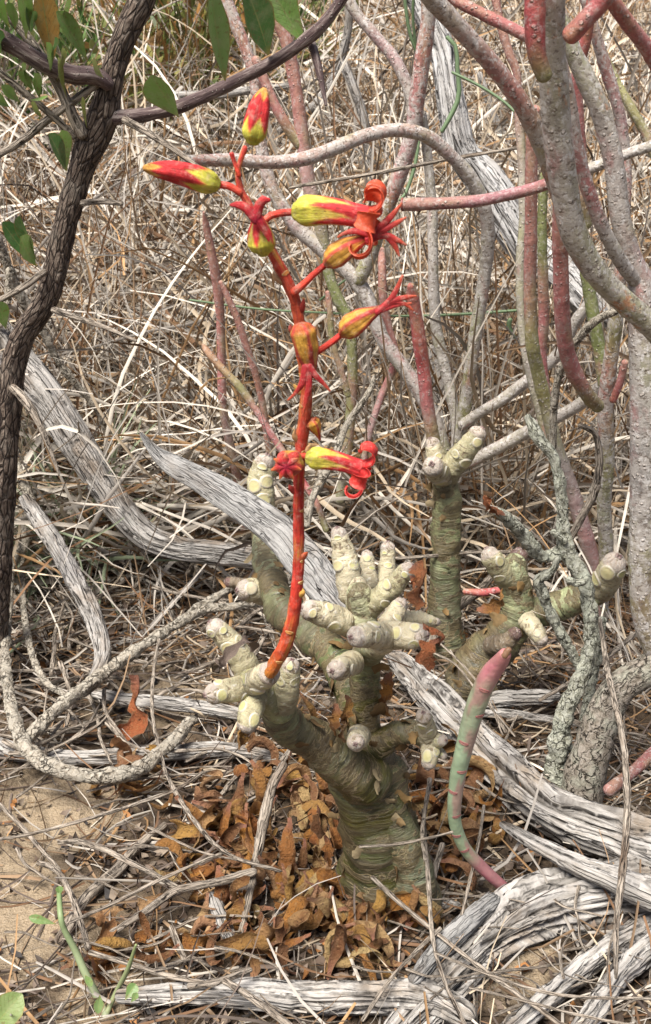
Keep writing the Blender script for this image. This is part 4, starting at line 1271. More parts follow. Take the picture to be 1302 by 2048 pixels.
# rear left limb
o, t6 = limb(MP, [(712, 1420, 42), (690, 1345, 42), (660, 1300, 43), (615, 1262, 44), (572, 1225, 42), (548, 1180, 37), (537, 1140, 33), (528, 1090, 31), (525, 1040, 29)], fatcol(DG, (.09, .11, .035), (.10, .11, .05), (.12, .12, .06), (.20, .21, .11), (.27, .28, .17), (.3, .31, .18)), .60, .74, 8)
flakes(MP, t6, 10, .011)
stub(MP, [(525, 1050, 29, .738), (522, 1010, 29, .742), (521, 970, 28, .745), (526, 935, 24, .748), (530, 922, 20, .748)], green=.55, scars=[(.42, .25), (.62, -.5), (.7, .55), (.95, -.1)])
stub(MP, [(545, 1185, 32, .70), (520, 1182, 28, .695), (498, 1180, 25, .69), (488, 1180, 21, .688)], green=.3, dry=.6, scars=[(.95, .2), (.5, .4)])
stub(MP, [(505, 1172, 15, .70), (475, 1166, 13, .70), (458, 1164, 12, .70)], green=0, dry=1, scars=[], name='withered_stub')

# ------------------------------------------------------------------ the flower stalk
ORG, REDF, YEL, DRED = (.62, .085, .035), (.53, .034, .036), (.72, .62, .055), (.30, .012, .03)


def stalkcol(th, t, s):
    c = grad([(0, (.50, .19, .035)), (.06, (.54, .085, .03)), (.2, (.52, .045, .028)), (.45, (.50, .045, .032)), (.52, (.46, .06, .04)), (.62, (.55, .12, .035)), (.8, (.57, .075, .045)), (1, (.55, .07, .05))], t)
    k = np.clip(fbm(np.cos(th) * 1.2, np.sin(th) * 1.2, s * 60, 3, 31) - .35, 0, .6)
    c = lerp(c, np.array((.58, .36, .07)), k * 1.2)
    k2 = np.clip(fbm(np.cos(th) * 2, np.sin(th) * 2, s * 150, 3, 37) - .45, 0, .6)
    return lerp(c, np.array((.25, .03, .03)), k2)


SP = [(541, 1346, 15, .462), (552, 1325, 17, .46), (572, 1285, 17, .457), (588, 1225, 16, .455), (597, 1130, 14, .455), (597, 1040, 13.5, .455), (598, 960, 14, .454), (603, 880, 15, .452), (611, 820, 16, .45), (611, 760, 15, .449), (602, 690, 14, .448), (596, 625, 14, .447), (579, 572, 15, .446), (558, 530, 14, .445), (540, 497, 13, .444), (520, 452, 10.5, .444), (496, 406, 9.5, .444), (481, 380, 9, .444), (476, 340, 7, .444), (490, 296, 7, .444)]
SC_ = pl(SP)
SC_[:, 3] *= .80
stk = Tube(SC_, 24, step=.0016, colf=stalkcol, disp=lambda th, s, r: 1 + .10 * fbm(np.cos(th) * 1.2, np.sin(th) * 1.2, s / r * .8, 4, 9) + .20 * np.clip(vn(np.cos(th) * .9, np.sin(th) * .9, s / r * .42, 19) - .35, 0, 1))
STALK = MP.part('flower_stalk', stk.geo(), PETAL, None, 'bright orange-red fleshy flower stalk')
for u in (.045, .118, .22, .262, .36, .475, .56, .615, .70, .79, .86):   # dried bract marks along it
    k = int(u * (len(stk.P) - 1))
    th = rs.uniform(-1.2, 1.2)
    V, F, c, _ = scar(stk, u, th, .0009, .0024, (.58, .22, .06), (.60, .36, .14))
    MP.part('bract_scar', (V, F, c, None), SCAR, STALK)
for u, a0 in ((.20, .9), (.275, 1.0), (.40, -1.1), (.47, 1.2), (.50, -.9), (.53, 1.3), (.585, -1.2), (.69, -1.3), (.73, 1.0), (.78, -1.2), (.84, 1.1)):   # shrivelled bracts
    k = int(u * (len(stk.P) - 1))
    nm = stk.A[k] * math.cos(a0) + stk.B[k] * math.sin(a0)
    b0 = stk.P[k] + nm * stk.R[k] * .9
    e0 = b0 + nm * .0016 + stk.T[k] * rs.uniform(.0015, .004)
    e1 = e0 + nm * rs.uniform(-.0005, .0012) + stk.T[k] * rs.uniform(.001, .003)
    cb = rs.choice([(.50, .10, .04), (.55, .30, .07), (.30, .04, .03), (.45, .28, .14)])
    MP.part('bract', Tube(np.array([[*b0, .0014], [*e0, .0011], [*e1, .0003]]), 8, n=7, flat=.6, colf=lambda th, t, s, cb=cb: np.full(th.shape + (3,), cb)).geo(), PETAL, STALK)


def pedicel(pts, Y):
    C = pl(pts, Y)
    C[:, 3] *= .8
    return MP.part('pedicel', Tube(C, 12, step=.002, disp=lambda th, s, r: 1 + .08 * vn(np.cos(th), np.sin(th), s / r * .8, 5), colf=lambda th, t, s: grad([(0, (.60, .07, .035)), (1, (.52, .035, .03))], t)).geo(), PETAL, STALK)


def corolla(b, tip, r, prof, mode, Y, Y1=None, label=None, name='flower'):
    """tube of five fused petals: yellow base, red wedges that widen towards the mouth"""
    Y1 = Y1 or Y
    B, E = at(*b, Y), at(*tip, Y1)
    n = 26
    tt = np.linspace(0, 1, n)
    rm = r * mpp(B)
    rr = np.interp(tt, [q[0] for q in prof], [q[1] for q in prof]) * rm
    bow = np.array([0, 0, 1.0]) * .05 * np.linalg.norm(E - B)
    C = np.hstack([B + (E - B) * tt[:, None] + bow * np.sin(tt * np.pi)[:, None], rr[:, None]])

    def cf(th, t, s):
        seg = np.abs(np.angle(np.exp(1j * 5 * (th + .35)))) / np.pi       # 0 on a petal's middle, 1 between
        if mode == 'fresh':
            w = np.interp(t, [0, .16, .28, .5, .7, 1], [-.3, -.1, .18, .55, .85, 1.3])
            k = np.clip((w - seg) * 5 + .5, 0, 1)
            c = grad([(0, (.44, .43, .06)), (.25, (.60, .53, .07)), (.6, (.66, .46, .10)), (1, (.62, .22, .07))], t)
            return lerp(c, np.array(REDF), k)
        if mode == 'bud':
            w = np.interp(t, [0, .12, .22, .36, .5, .74, .86, .95, 1], [-.3, -.1, .2, .65, 1.1, 1.2, .5, -.1, -.4])
            k = np.clip((w - seg) * 4 + .5, 0, 1)
            c = grad([(0, (.42, .43, .06)), (.3, (.60, .53, .07)), (.7, (.64, .40, .06)), (1, (.66, .34, .07))], t)
            return lerp(c, np.array(REDF), k)
        w = np.interp(t, [0, .1, .3, .6, .8, 1], [.25, .2, .25, .45, .8, 1.2])
        k = np.clip((w - seg) * 4 + .5, 0, 1)
        c = grad([(0, (.42, .10, .03)), (.12, (.55, .30, .05)), (.6, (.55, .28, .05)), (1, (.40, .10, .05))], t)
        return lerp(c, np.array((.40, .045, .035)), k)

    def dp(th, s, r_):
        wr = .045 if mode == 'old' else .015
        return 1 + .07 * np.cos(5 * (th + .35)) + wr * fbm(np.cos(th) * 2, np.sin(th) * 2, s / r_ * 1.5, 3, 3)
    t = Tube(C, 40, n=34, disp=dp, colf=cf, capk=.5)
    return MP.part(name, t.geo(), PETAL, None, label), t, rm


PB = [(0, .55), (.06, .85), (.15, 1), (.3, .98), (.6, .86), (.8, .66), (.93, .42), (1, .22)]
PF = [(0, .6), (.06, .9), (.15, 1), (.4, .88), (.8, .74), (1, .78)]
PWI = [(0, .4), (.08, .8), (.2, 1), (.45, .85), (.75, .42), (1, .16)]


def lobe(par, t, rm, ang, turn, ln, wd, col=(.66, .07, .035), start=1.0, flare=.25, tipc=(.62, .10, .04)):
    """one petal lobe curling back from the mouth of the tube"""
    n, m = 16, 5
    D = t.A[-1] * math.cos(ang) + t.B[-1] * math.sin(ang)
    S = np.cross(t.T[-1], D)
    p = t.P[-1] + D * rm * .7 * start
    a = flare
    V, cs = [], []
    for k in range(n):
        q = k / (n - 1)
        d = t.T[-1] * math.cos(a) + D * math.sin(a)
        nn = D * math.cos(a) - t.T[-1] * math.sin(a)
        w = wd * float(np.interp(q, [0, .3, .7, .9, 1], [.95, 1, .92, .72, .4]))
        for j in range(m):
            x = (j / (m - 1) - .5)
            V.append(p + S * (x * w) + nn * (-.5 * w * (x * x)))
            cs.append(lerp(np.array(col), np.array(tipc), np.array(q)))
        p = p + d * ln / (n - 1)
        a += turn / (n - 1) * (0.5 + q)
    V = np.array(V)
    i = np.arange(n * m).reshape(n, m)
    F = np.stack([i[:-1, :-1], i[:-1, 1:], i[1:, 1:], i[1:, :-1]], -1).reshape(-1, 4)
    # closed thickness
    N = np.cross(V[i[:, -1]] - V[i[:, 0]], np.gradient(V[i[:, 2]], axis=0))
    N /= np.linalg.norm(N, axis=1)[:, None] + 1e-9
    V2 = V + np.repeat(N, m, 0) * .0006
    nV = len(V)
    e = np.concatenate([i[0], i[1:, -1], i[-1, ::-1][1:], i[::-1, 0][1:-1]])
    W = np.stack([e, np.roll(e, -1), np.roll(e, -1) + nV, e + nV], 1)
    MP.part('petal_lobe', (np.vstack([V, V2]), np.vstack([F, F[:, ::-1] + nV, W]), np.array(cs + cs), None), PETAL, par)


def prong(par, pts, Y, c0=(.38, .03, .035), c1=(.55, .10, .05)):
    MP.part('dried_lobe', Tube(pl(pts, Y), 8, step=.0015, colf=lambda th, t, s: grad([(0, c0), (.6, (.42, .03, .03)), (1, c1)], t), flat=.5).geo(), PETAL, par)


corolla((506, 284), (529, 178), 25, PB, 'bud', .444, .445, 'red flower bud with yellow base at the top of the stalk')
corolla((434, 370), (288, 336), 25, PB, 'bud', .442, .437, 'red flower bud with yellow base pointing left')
f, t, rm = corolla((592, 424), (735, 438), 31, PF, 'fresh', .442, .438, 'open red and yellow flower with recurled lobes')
for a, tn, fl in ((0.1, 6.0, .5), (1.4, 5.6, .6), (2.7, 5.6, .4), (3.9, 6.0, .6), (5.1, 6.2, .5)):
    lobe(f, t, rm, a, tn * .82, .0190, .0072, flare=fl)
f, t, rm = corolla((653, 528), (752, 468), 25, PWI, 'old', .440, .437, 'faded orange flower with dried lobes')
for q in ([(735, 478, 7), (760, 455, 7), (785, 430, 6), (803, 407, 2)], [(738, 478, 7), (770, 458, 7), (795, 445, 5), (812, 435, 2)], [(735, 482, 6), (765, 470, 7), (790, 478, 6), (812, 490, 2)],
          [(735, 482, 6), (770, 472, 6), (790, 492, 6), (798, 512, 2)], [(742, 472, 6), (715, 462, 7), (690, 466, 4), (676, 474, 2)]):
    prong(f, q, .435)
f, t, rm = corolla((684, 668), (775, 612), 25, PWI, 'old', .440, .436, 'faded orange flower with dried lobes')
for q in ([(755, 624, 7), (780, 600, 6), (795, 575, 5), (805, 552, 3)], [(755, 624, 6), (785, 602, 6), (810, 595, 5), (832, 592, 2)], [(757, 622, 6), (785, 605, 5), (810, 608, 4), (825, 620, 2)], [(757, 622, 6), (790, 612, 4), (822, 606, 2)]):
    prong(f, q, .434)
f, t, rm = corolla((527, 508), (512, 418), 28, PWI, 'fresh', .436, .434, 'drooping flower with dark red lobes in front of the stalk')
for q in ([(512, 440, 10), (495, 418, 10), (478, 410, 8), (462, 410, 3)], [(512, 440, 10), (518, 412, 10), (530, 398, 9), (538, 400, 4)], [(514, 436, 9), (522, 450, 8), (534, 470, 5), (538, 482, 2)]):
    prong(f, q, .429, (.30, .012, .03), (.50, .03, .035))
f, t, rm = corolla((603, 655), (622, 752), 27, [(0, .75), (.1, 1), (.5, .9), (.8, .6), (1, .35)], 'old', .436, .437, 'withered orange flower hanging down along the stalk')
for q in ([(612, 735, 9), (605, 765, 7), (592, 785, 4), (576, 800, 2)], [(618, 735, 9), (632, 752, 6), (648, 768, 4), (660, 782, 2)], [(615, 735, 8), (618, 770, 7), (612, 800, 5), (606, 830, 2)]):
    prong(f, q, .43)
f, t, rm = corolla((617, 916), (722, 938), 23, PF, 'fresh', .446, .443, 'lower open red and yellow flower with recurled lobes')
for a, tn, fl in ((0.3, 5.6, .5), (1.5, 5.8, .6), (2.8, 5.6, .5), (4.0, 6.0, .6), (5.2, 6.0, .5)):
    lobe(f, t, rm, a, tn * .82, .0165, .0062, (.62, .035, .035), flare=fl, tipc=(.62, .045, .035))
f, t, rm = corolla((588, 925), (572, 934), 27, [(0, .5), (.3, .95), (.7, 1), (1, .8)], 'old', .449, .438, 'withered flower seen end on beside the lower open flower')
for k in range(7):
    a = k * .9 + .2
    prong(f, [(572, 932, 6), (572 + 18 * math.cos(a), 932 + 16 * math.sin(a), 6), (572 + 30 * math.cos(a), 934 + 26 * math.sin(a), 2)], .431, (.32, .015, .04), (.58, .16, .05))
f, t, rm = corolla((622, 838), (640, 880), 15, PWI, 'old', .450, .452, 'small dark red withered bud on the stalk')
pedicel([(480, 385, 9), (458, 372, 9), (432, 370, 9)], .443)
pedicel([(524, 448, 9), (540, 432, 9), (562, 426, 9), (594, 424, 9)], .443)
pedicel([(588, 584, 11), (606, 570, 9), (628, 548, 8), (655, 526, 8)], .443)
pedicel([(608, 715, 10), (630, 706, 9), (658, 688, 8), (686, 667, 8)], .442)
pedicel([(600, 915, 10), (610, 913, 9), (622, 917, 8)], .448)
pedicel([(478, 350, 6), (470, 328, 5), (463, 308, 6)], .443)

# ------------------------------------------------------------------ the two succulents behind
P2 = Thing('succulent_plant', 'lone thick green succulent stem with three pale stubs on top, behind the flowering one', 'succulent', at(890, 1330, .84) * [1, 1, 0])
P2.o.location.z = float(terr(P2.loc[0], P2.loc[1])); P2.loc[2] = P2.o.location.z
o, t = limb(P2, [(892, 1345, 46), (892, 1290, 42), (891, 1238, 38), (890, 1160, 35), (892, 1080, 34), (893, 1010, 34), (890, 960, 30), (888, 930, 27)], fatcol((.10, .09, .05), (.13, .135, .07), (.15, .16, .09), (.2, .22, .11), (.23, .25, .12), (.24, .25, .12), (.3, .31, .18)), .84, .845, 21, 'trunk')
flakes(P2, t, 12, .012)
stub(P2, [(880, 945, 24, .84), (872, 915, 21, .842), (866, 892, 17, .843), (864, 886, 15, .843)], green=.15, dry=.4, scars=[(.6, .3)])
stub(P2, [(895, 948, 26, .84), (918, 918, 26, .835), (940, 890, 24, .83), (956, 868, 20, .83)], green=.6, scars=[(.55, -.5), (.9, .5), (.5, .8)])
stub(P2, [(885, 950, 26, .838), (872, 940, 25, .82), (866, 932, 22, .81)], green=.2, scars=[(.7, .5), (.4, -.6)])
P3 = Thing('succulent_plant', 'low succulent with dark peeling base behind the lichen-grown shrub', 'succulent', gpt(955, 1410))
o, t = limb(P3, [(930, 1420, 62), (935, 1370, 58), (965, 1318, 54), (1005, 1278, 48), (1035, 1235, 40), (1038, 1195, 34), (1030, 1155, 32), (1028, 1125, 26)], fatcol((.06, .05, .03), (.10, .085, .05), (.11, .09, .045), (.13, .12, .06), (.22, .23, .11), (.27, .29, .15), (.3, .32, .18)), .76, .77, 22, 'trunk', amp=.08)
flakes(P3, t, 16, .013)
stub(P3, [(1022, 1165, 28, .77), (1002, 1142, 25, .765), (985, 1118, 22, .76), (979, 1108, 19, .76)], green=.7, scars=[(.85, .5), (.5, -.5)])
stub(P3, [(1032, 1160, 26, .772), (1036, 1130, 22, .775), (1037, 1112, 20, .776)], green=.2, dry=1.0, scars=[], name='withered_stub')
stub(P3, [(1045, 1225, 24, .765), (1062, 1250, 20, .75), (1078, 1272, 17, .742), (1084, 1280, 15, .74)], green=.15, dry=.9, scars=[(.85, 0)])
o, t = limb(P3, [(1040, 1230, 34), (1085, 1222, 35), (1135, 1205, 34), (1180, 1188, 32), (1210, 1168, 30)], fatcol((.22, .23, .11), (.25, .27, .14), (.26, .28, .15), (.33, .34, .2)), .77, .76, 23)
stub(P3, [(1200, 1180, 30, .76), (1215, 1155, 30, .752), (1225, 1135, 29, .745), (1230, 1126, 26, .743)], green=.3, scars=[(.9, -.2), (.95, 1.0), (.5, -.8)])
stub(P3, [(985, 1290, 22, .75), (1010, 1285, 19, .735), (1030, 1268, 16, .73)], green=0, dry=1.0, scars=[], name='withered_stub')

# ------------------------------------------------------------------ the dark-barked shrub
def leafgeo(base, tip, width, nrm, bend=.1, fold=.3, col=(.12, .20, .04), shape='obovate'):
    base, tip = np.asarray(base, float), np.asarray(tip, float)
    ax = tip - base
    L = np.linalg.norm(ax)
    ax = ax / L
    nrm = np.asarray(nrm, float)
    nrm = nrm - ax * np.dot(nrm, ax)
    nrm /= np.linalg.norm(nrm) + 1e-9
    sd = np.cross(ax, nrm)
    n, m = 15, 7
    V, tc, cs = [], [], []
    px = {'obovate': ([0, .08, .3, .6, .8, .93, 1], [.06, .12, .5, .98, .95, .6, .1]), 'lance': ([0, .1, .35, .6, .85, 1], [.06, .25, .8, 1, .6, .04])}[shape]
    for k in range(n):
        t = k / (n - 1)
        w = width * .5 * float(np.interp(t, *px))
        c = base + ax * L * t + nrm * (bend * L * math.sin(t * 2.2))
        for j in range(m):
            x = j / (m - 1) * 2 - 1
            V.append(c + sd * w * x + nrm * (fold * w * abs(x)))
            tc.append((x, t, 0))
            cs.append(lerp(np.array((.34, .26, .07)), np.array(col), np.array(min(1, t * 7))))
    i = np.arange(n * m).reshape(n, m)
    F = np.stack([i[:-1, :-1], i[:-1, 1:], i[1:, 1:], i[1:, :-1]], -1).reshape(-1, 4)
    return np.array(V), F, np.array(cs), np.array(tc)


def bark_d(seed):
    return lambda th, s, r: 1 + .10 * fbm(np.cos(th) * 1.4, np.sin(th) * 1.4, s / r * .5, 3, seed) + .06 * fbm(np.cos(th) * 5, np.sin(th) * 5, s / r * 1.1, 2, seed + 3)


YS = .80
SH = Thing('dark_barked_shrub', 'shrub with rough dark brown bark and leathery green leaves at the left', 'shrub', [*at(-25, 1376, YS)[:2], 0])
SH.o.location.z = float(terr(SH.loc[0], SH.loc[1])); SH.loc[2] = SH.o.location.z
SH.part('trunk', Tube(pl([(300, -60, 27), (283, 0, 27), (262, 45, 25), (244, 90, 24), (228, 140, 24), (216, 190, 26), (205, 235, 31), (182, 285, 30), (160, 345, 25), (138, 420, 23), (120, 490, 23), (109, 545, 23), (88, 608, 24), (45, 675, 24), (24, 755, 26), (12, 860, 27), (4, 960, 28), (-4, 1080, 30), (-12, 1200, 31), (-18, 1300, 33), (-22, 1400, 36)], YS), 40, step=.0045, disp=bark_d(1)).geo(), BARK)
SH.part('branch', Tube(pl([(210, 236, 19), (250, 234, 14), (300, 228, 13), (355, 215, 13), (420, 187, 13), (480, 158, 12.5), (540, 128, 12.5), (590, 95, 12), (632, 62, 12.5), (668, 22, 11), (715, -50, 10)], YS, YS - .03), 26, step=.004, disp=bark_d(2)).geo(), BARK2, None, 'smooth purple-brown branch')
SH.part('branch', Tube(pl([(215, 168, 14), (190, 152, 17), (150, 150, 18), (105, 137, 18), (60, 112, 18), (25, 90, 18), (-40, 55, 18)], YS - .01, YS - .03), 26, step=.004, disp=bark_d(3)).geo(), BARK2, None, 'smooth purple-brown branch')
tw = [[(200, 163, 8), (150, 200, 8), (95, 240, 8), (40, 284, 8), (0, 308, 7), (-40, 336, 6)], [(148, 272, 8), (105, 232, 7), (55, 190, 7), (0, 146, 6), (-40, 112, 6)], [(250, 240, 8), (300, 268, 7), (350, 300, 6), (395, 334, 5), (420, 352, 3)],
      [(165, 406, 6), (205, 403, 6), (243, 407, 5)], [(88, 544, 7), (50, 572, 7), (0, 600, 6), (-30, 616, 6)], [(108, 620, 7), (150, 634, 6), (210, 655, 5), (272, 682, 3)],
      [(164, 268, 12), (140, 220, 11), (112, 160, 11), (80, 110, 10), (45, 62, 10), (10, 20, 9), (-20, -30, 8)], [(616, 78, 11), (628, 100, 9), (640, 150, 7), (652, 210, 3)], [(26, 776, 9), (50, 800, 9), (80, 850, 7), (108, 920, 4), (118, 950, 2)], [(590, 60, 6), (575, 30, 5), (560, -30, 4)]]
for i, w in enumerate(tw):
    SH.part('thorn_twig', Tube(pl(w, YS - .01, YS - .02 - .01 * (i % 3)), 14, step=.004, disp=bark_d(10 + i)).geo(), BARK2 if i in (7, 9) else TWIG)
GL, GD, GY, GO = (.17, .29, .065), (.075, .175, .045), (.26, .31, .08), (.42, .23, .06)
lv = [((107, 122), (82, -40), 54, GO, .25, .35), ((176, 124), (108, 22), 42, GL, .5, .4), ((207, 156), (190, 122), 26, GY, .3, .2), ((358, 234), (306, 146), 66, (.19, .30, .07), -.5, .45), ((450, 162), (428, -25), 50, (.19, .30, .09), .4, .5),
      ((537, 110), (482, -40), 70, GD, .2, .35), ((611, 92), (535, -45), 72, GL, .3, .35), ((52, 78), (38, -40), 34, GL, .3, .4), ((20, 55), (-20, -30), 40, GL, .2, .3), ((62, 70), (50, 10), 30, GD, .5, .5),
      ((134, 342), (126, 264), 40, GL, .25, .25), ((132, 344), (90, 266), 38, GD, .5, .4), ((72, 532), (8, 444), 40, GD, .5, .4), ((76, 524), (44, 428), 36, GD, -.5, .4), ((73, 533), (46, 476), 42, (.15, .26, .06), .2, .3), ((12, 658), (-8, 602), 34, GL, .3, .3),
      ((174, 256), (168, 196), 11, GY, .3, .4), ((112, 165), (118, 92), 22, GY, .5, .3), ((80, 200), (74, 148), 24, GL, .4, .3), ((48, 160), (38, 128), 24, GL, .4, .3), ((133, 195), (122, 118), 20, GY, .5, .4), ((40, 205), (0, 172), 24, GL, .2, .3),
      ((58, 200), (92, 190), 12, GL, .2, .3), ((100, 150), (86, 82), 26, GL, .4, .3), ((30, 60), (22, 8), 34, GL, -.4, .3), ((8, 110), (-14, 60), 30, GD, .4, .3), ((128, 60), (140, 0), 26, GL, .3, .4), ((66, 182), (44, 134), 24, GL, -.3, .3), ((86, 236), (66, 206), 18, GY, .3, .3), ((90, 122), (104, 70), 22, GD, .3, .4), ((20, 215), (-10, 190), 22, GL, .2, .3), ((66, 62), (62, 20), 20, GD, .3, .3)]
for i, (b, t, w, c, tx, fo) in enumerate(lv):
    B = at(*b, YS - .02)
    E = at(*t, YS - .035 - .01 * (i % 3))
    SH.part('leaf', leafgeo(B, E, w * mpp(B), CPOS - B + np.array([tx, 0, .2]), .06 * (1 if i % 2 else -1), fo, c, 'lance' if i in (0, 4, 5) else 'obovate'), LEAF, None, 'yellow-brown dying leaf' if i == 0 else None)

# leafy low bushes up the bank, far left
def bush(name, label, cx, cy, w, Y, n, cols, seed, up=.18, leafy=False):
    r = np.random.default_rng(seed)
    c = gpt(cx, cy)
    wm = w * mpp(c)
    T = Thing(name, label, 'plant', c)
    x = c[0] + r.normal(size=n) * wm * .35
    y = c[1] + r.normal(size=n) * wm * .25
    B = np.stack([x, y, terr(x, y)], 1)
    D = np.stack([r.normal(size=n) * .35, r.normal(size=n) * .3, np.ones(n)], 1)
    cc = np.array(cols)[r.integers(0, len(cols), n)] * (1 + r.normal(size=(n, 1)) * .15)
    T.part('shoots', strands(B, D, r.uniform(.5, 1, n) * up, r.uniform(.002, .004, n), np.clip(cc, .01, .8), r.normal(size=n) * .6, r.uniform(0, .3, n), seed=seed, K=6), HERB, None, None, True)
    # short leaf blades along the shoots
    q = r.integers(0, n, n * 3)
    P = B[q] + D[q] / np.linalg.norm(D[q], axis=1)[:, None] * (r.uniform(.25, .95, (n * 3, 1)) * up * .8)
    D2 = r.normal(size=(n * 3, 3)) * .6 + [0, 0, .7]
    c2 = np.array(cols)[r.integers(0, len(cols), n * 3)]
    T.part('leaves', strands(P, D2, r.uniform(.02, .05, n * 3), r.uniform(.003, .0065, n * 3), np.clip(c2 * (1 + r.normal(size=(n * 3, 1)) * .15), .01, .8), np.zeros(n * 3), np.zeros(n * 3), seed=seed + 1, K=4, taper=.95, vee=.2), HERB, None, None, True)


OG_ = [(.17, .19, .05), (.25, .23, .06), (.34, .17, .05), (.24, .14, .05), (.12, .15, .045)]
GG_ = [(.11, .19, .05), (.15, .23, .06), (.08, .15, .04), (.20, .22, .07)]
bush('bank_bush', 'olive and orange bush on the bank between the shrub trunk and the pink stems', 390, 345, 130, 0, 330, OG_, 71, .46)
bush('bank_bush', 'small orange-green bush on the bank below the first one', 300, 400, 80, 0, 110, OG_, 72, .34)
bush('bank_bush', 'green leafy bush on the bank behind the dying yellow leaf', 60, 400, 120, 0, 260, GG_, 73, .42)
bush('bank_bush', 'green bush at the left edge behind the thorny twigs', 150, 360, 80, 0, 120, GG_, 74, .36)
bush('bank_bush', 'dark green bush at the top beyond the purple-brown branch', 530, 250, 80, 0, 110, OG_ + GG_, 75, .40)

# green twining stems
GT = (.15, .22, .11)
for i, (w, Y, Y1, lab) in enumerate([([(806, -30, 5), (818, 60, 5), (832, 100, 5)], 1.10, 1.10, 'thin green stem hanging at the top beside the pale dead trunk'),
          ([(828, -30, 5), (826, 40, 4), (833, 100, 4)], 1.09, 1.10, 'second thin green stem hanging beside the pale dead trunk'),
          ([(895, 75, 6), (912, 95, 6), (915, 140, 6), (918, 190, 7), (905, 225, 7), (884, 262, 6)], 1.115, 1.10, 'green stem twining round the pale dead trunk'),
          ([(905, 145, 4), (960, 172, 4), (1010, 205, 4), (1040, 235, 4)], 1.08, 1.05, 'straight green stem right of the pale dead trunk'),
          ([(840, 265, 4), (830, 330, 5), (812, 385, 5), (800, 400, 4)], 1.12, 1.10, 'green blade behind the cut purple-pink stem'),
          ([(380, 600, 3), (520, 618, 3), (660, 626, 3), (800, 632, 3.5), (930, 628, 4), (1070, 618, 4)], 1.04, 1.02, 'long thin green stem running level behind the flowers'),
          ([(640, 600, 3), (690, 560, 3), (640, 655, 3)][:2], 1.03, 1.03, 'short green stem behind the flower stalk'),
          ([(1020, 640, 7), (1018, 655, 7), (1030, 675, 4)], 1.03, 1.03, 'small green leaf hanging from the level green stem')]):
    C = pl(w, Y, Y1)
    C[:, 3] *= .72
    single('green_tendril', Tube(C, 8, step=.008, colf=lambda th, t, s: np.full(th.shape + (3,), GT)).geo(), HERB, lab, 'stem')

# pale herb by the dark trunk
r = np.random.default_rng(81)
c = gpt(95, 1130)
n = 220
x = c[0] + r.normal(size=n) * .035; y = c[1] + r.normal(size=n) * .03
hb = Thing('curly_herb', 'pale green curly herb in the shade of the bent grey branch', 'plant', c)
B = np.stack([x, y, terr(x, y)], 1)
D = np.stack([r.normal(size=n) * .6, r.normal(size=n) * .5 - .2, np.ones(n)], 1)
hb.part('shoots', strands(B, D, r.uniform(.08, .2, n), r.uniform(.001, .0022, n), np.clip(np.array([.30, .35, .22]) * (1 + r.normal(size=(n, 1)) * .15), 0, 1), r.normal(size=n) * 3, r.uniform(0, 1.5, n), K=10, wob=.5, seed=82), HERB, None, None, True)

# seedling at the lower left
c = gpt(212, 2030)
SD = Thing('seedling', 'spindly green seedling leaning over the litter at the lower left', 'plant', c)
SD.part('stem', Tube(pl([(118, 1785, 5), (121, 1830, 6), (128, 1858, 6), (150, 1900, 7), (170, 1945, 8), (190, 1985, 8), (212, 2030, 8)], ground=(.055, .05, .03, .012, .0)), 10, step=.003, colf=lambda th, t, s: grad([(0, (.22, .30, .13)), (1, (.36, .40, .24))], t)).geo(), HERB)
SD.part('stem', Tube(pl([(272, 1890, 3), (255, 1940, 5), (232, 1985, 5), (212, 2030, 6)], ground=(.05, .03, .01, .0)), 10, step=.003, colf=lambda th, t, s: grad([(0, (.25, .30, .13)), (1, (.34, .38, .2))], t)).geo(), HERB)
for b, t, w, h1 in (((112, 1848), (58, 1834), 18, .05), ((120, 1790), (118, 1772), 16, .055), ((250, 2000), (272, 1968), 26, .03), ((262, 2005), (275, 1985), 14, .03), ((170, 1950), (185, 1975), 14, .02), ((200, 1990), (195, 2030), 20, .02)):
    B = gpt(*b, h1); E = gpt(*t, h1 + .004)
    SD.part('leaf', leafgeo(B, E, w * mpp(B), CPOS - B, .05, .3, (.16, .26, .08)), LEAF)
B = gpt(-30, 2075, .03); E = gpt(48, 1985, .05)
single('green_leaf', leafgeo(B, E, 62 * mpp(B), CPOS - B + np.array([0, 0, .1]), .12, .35, (.20, .27, .09)), LEAF, 'green leaf tip poking into the lower left corner', 'leaf')

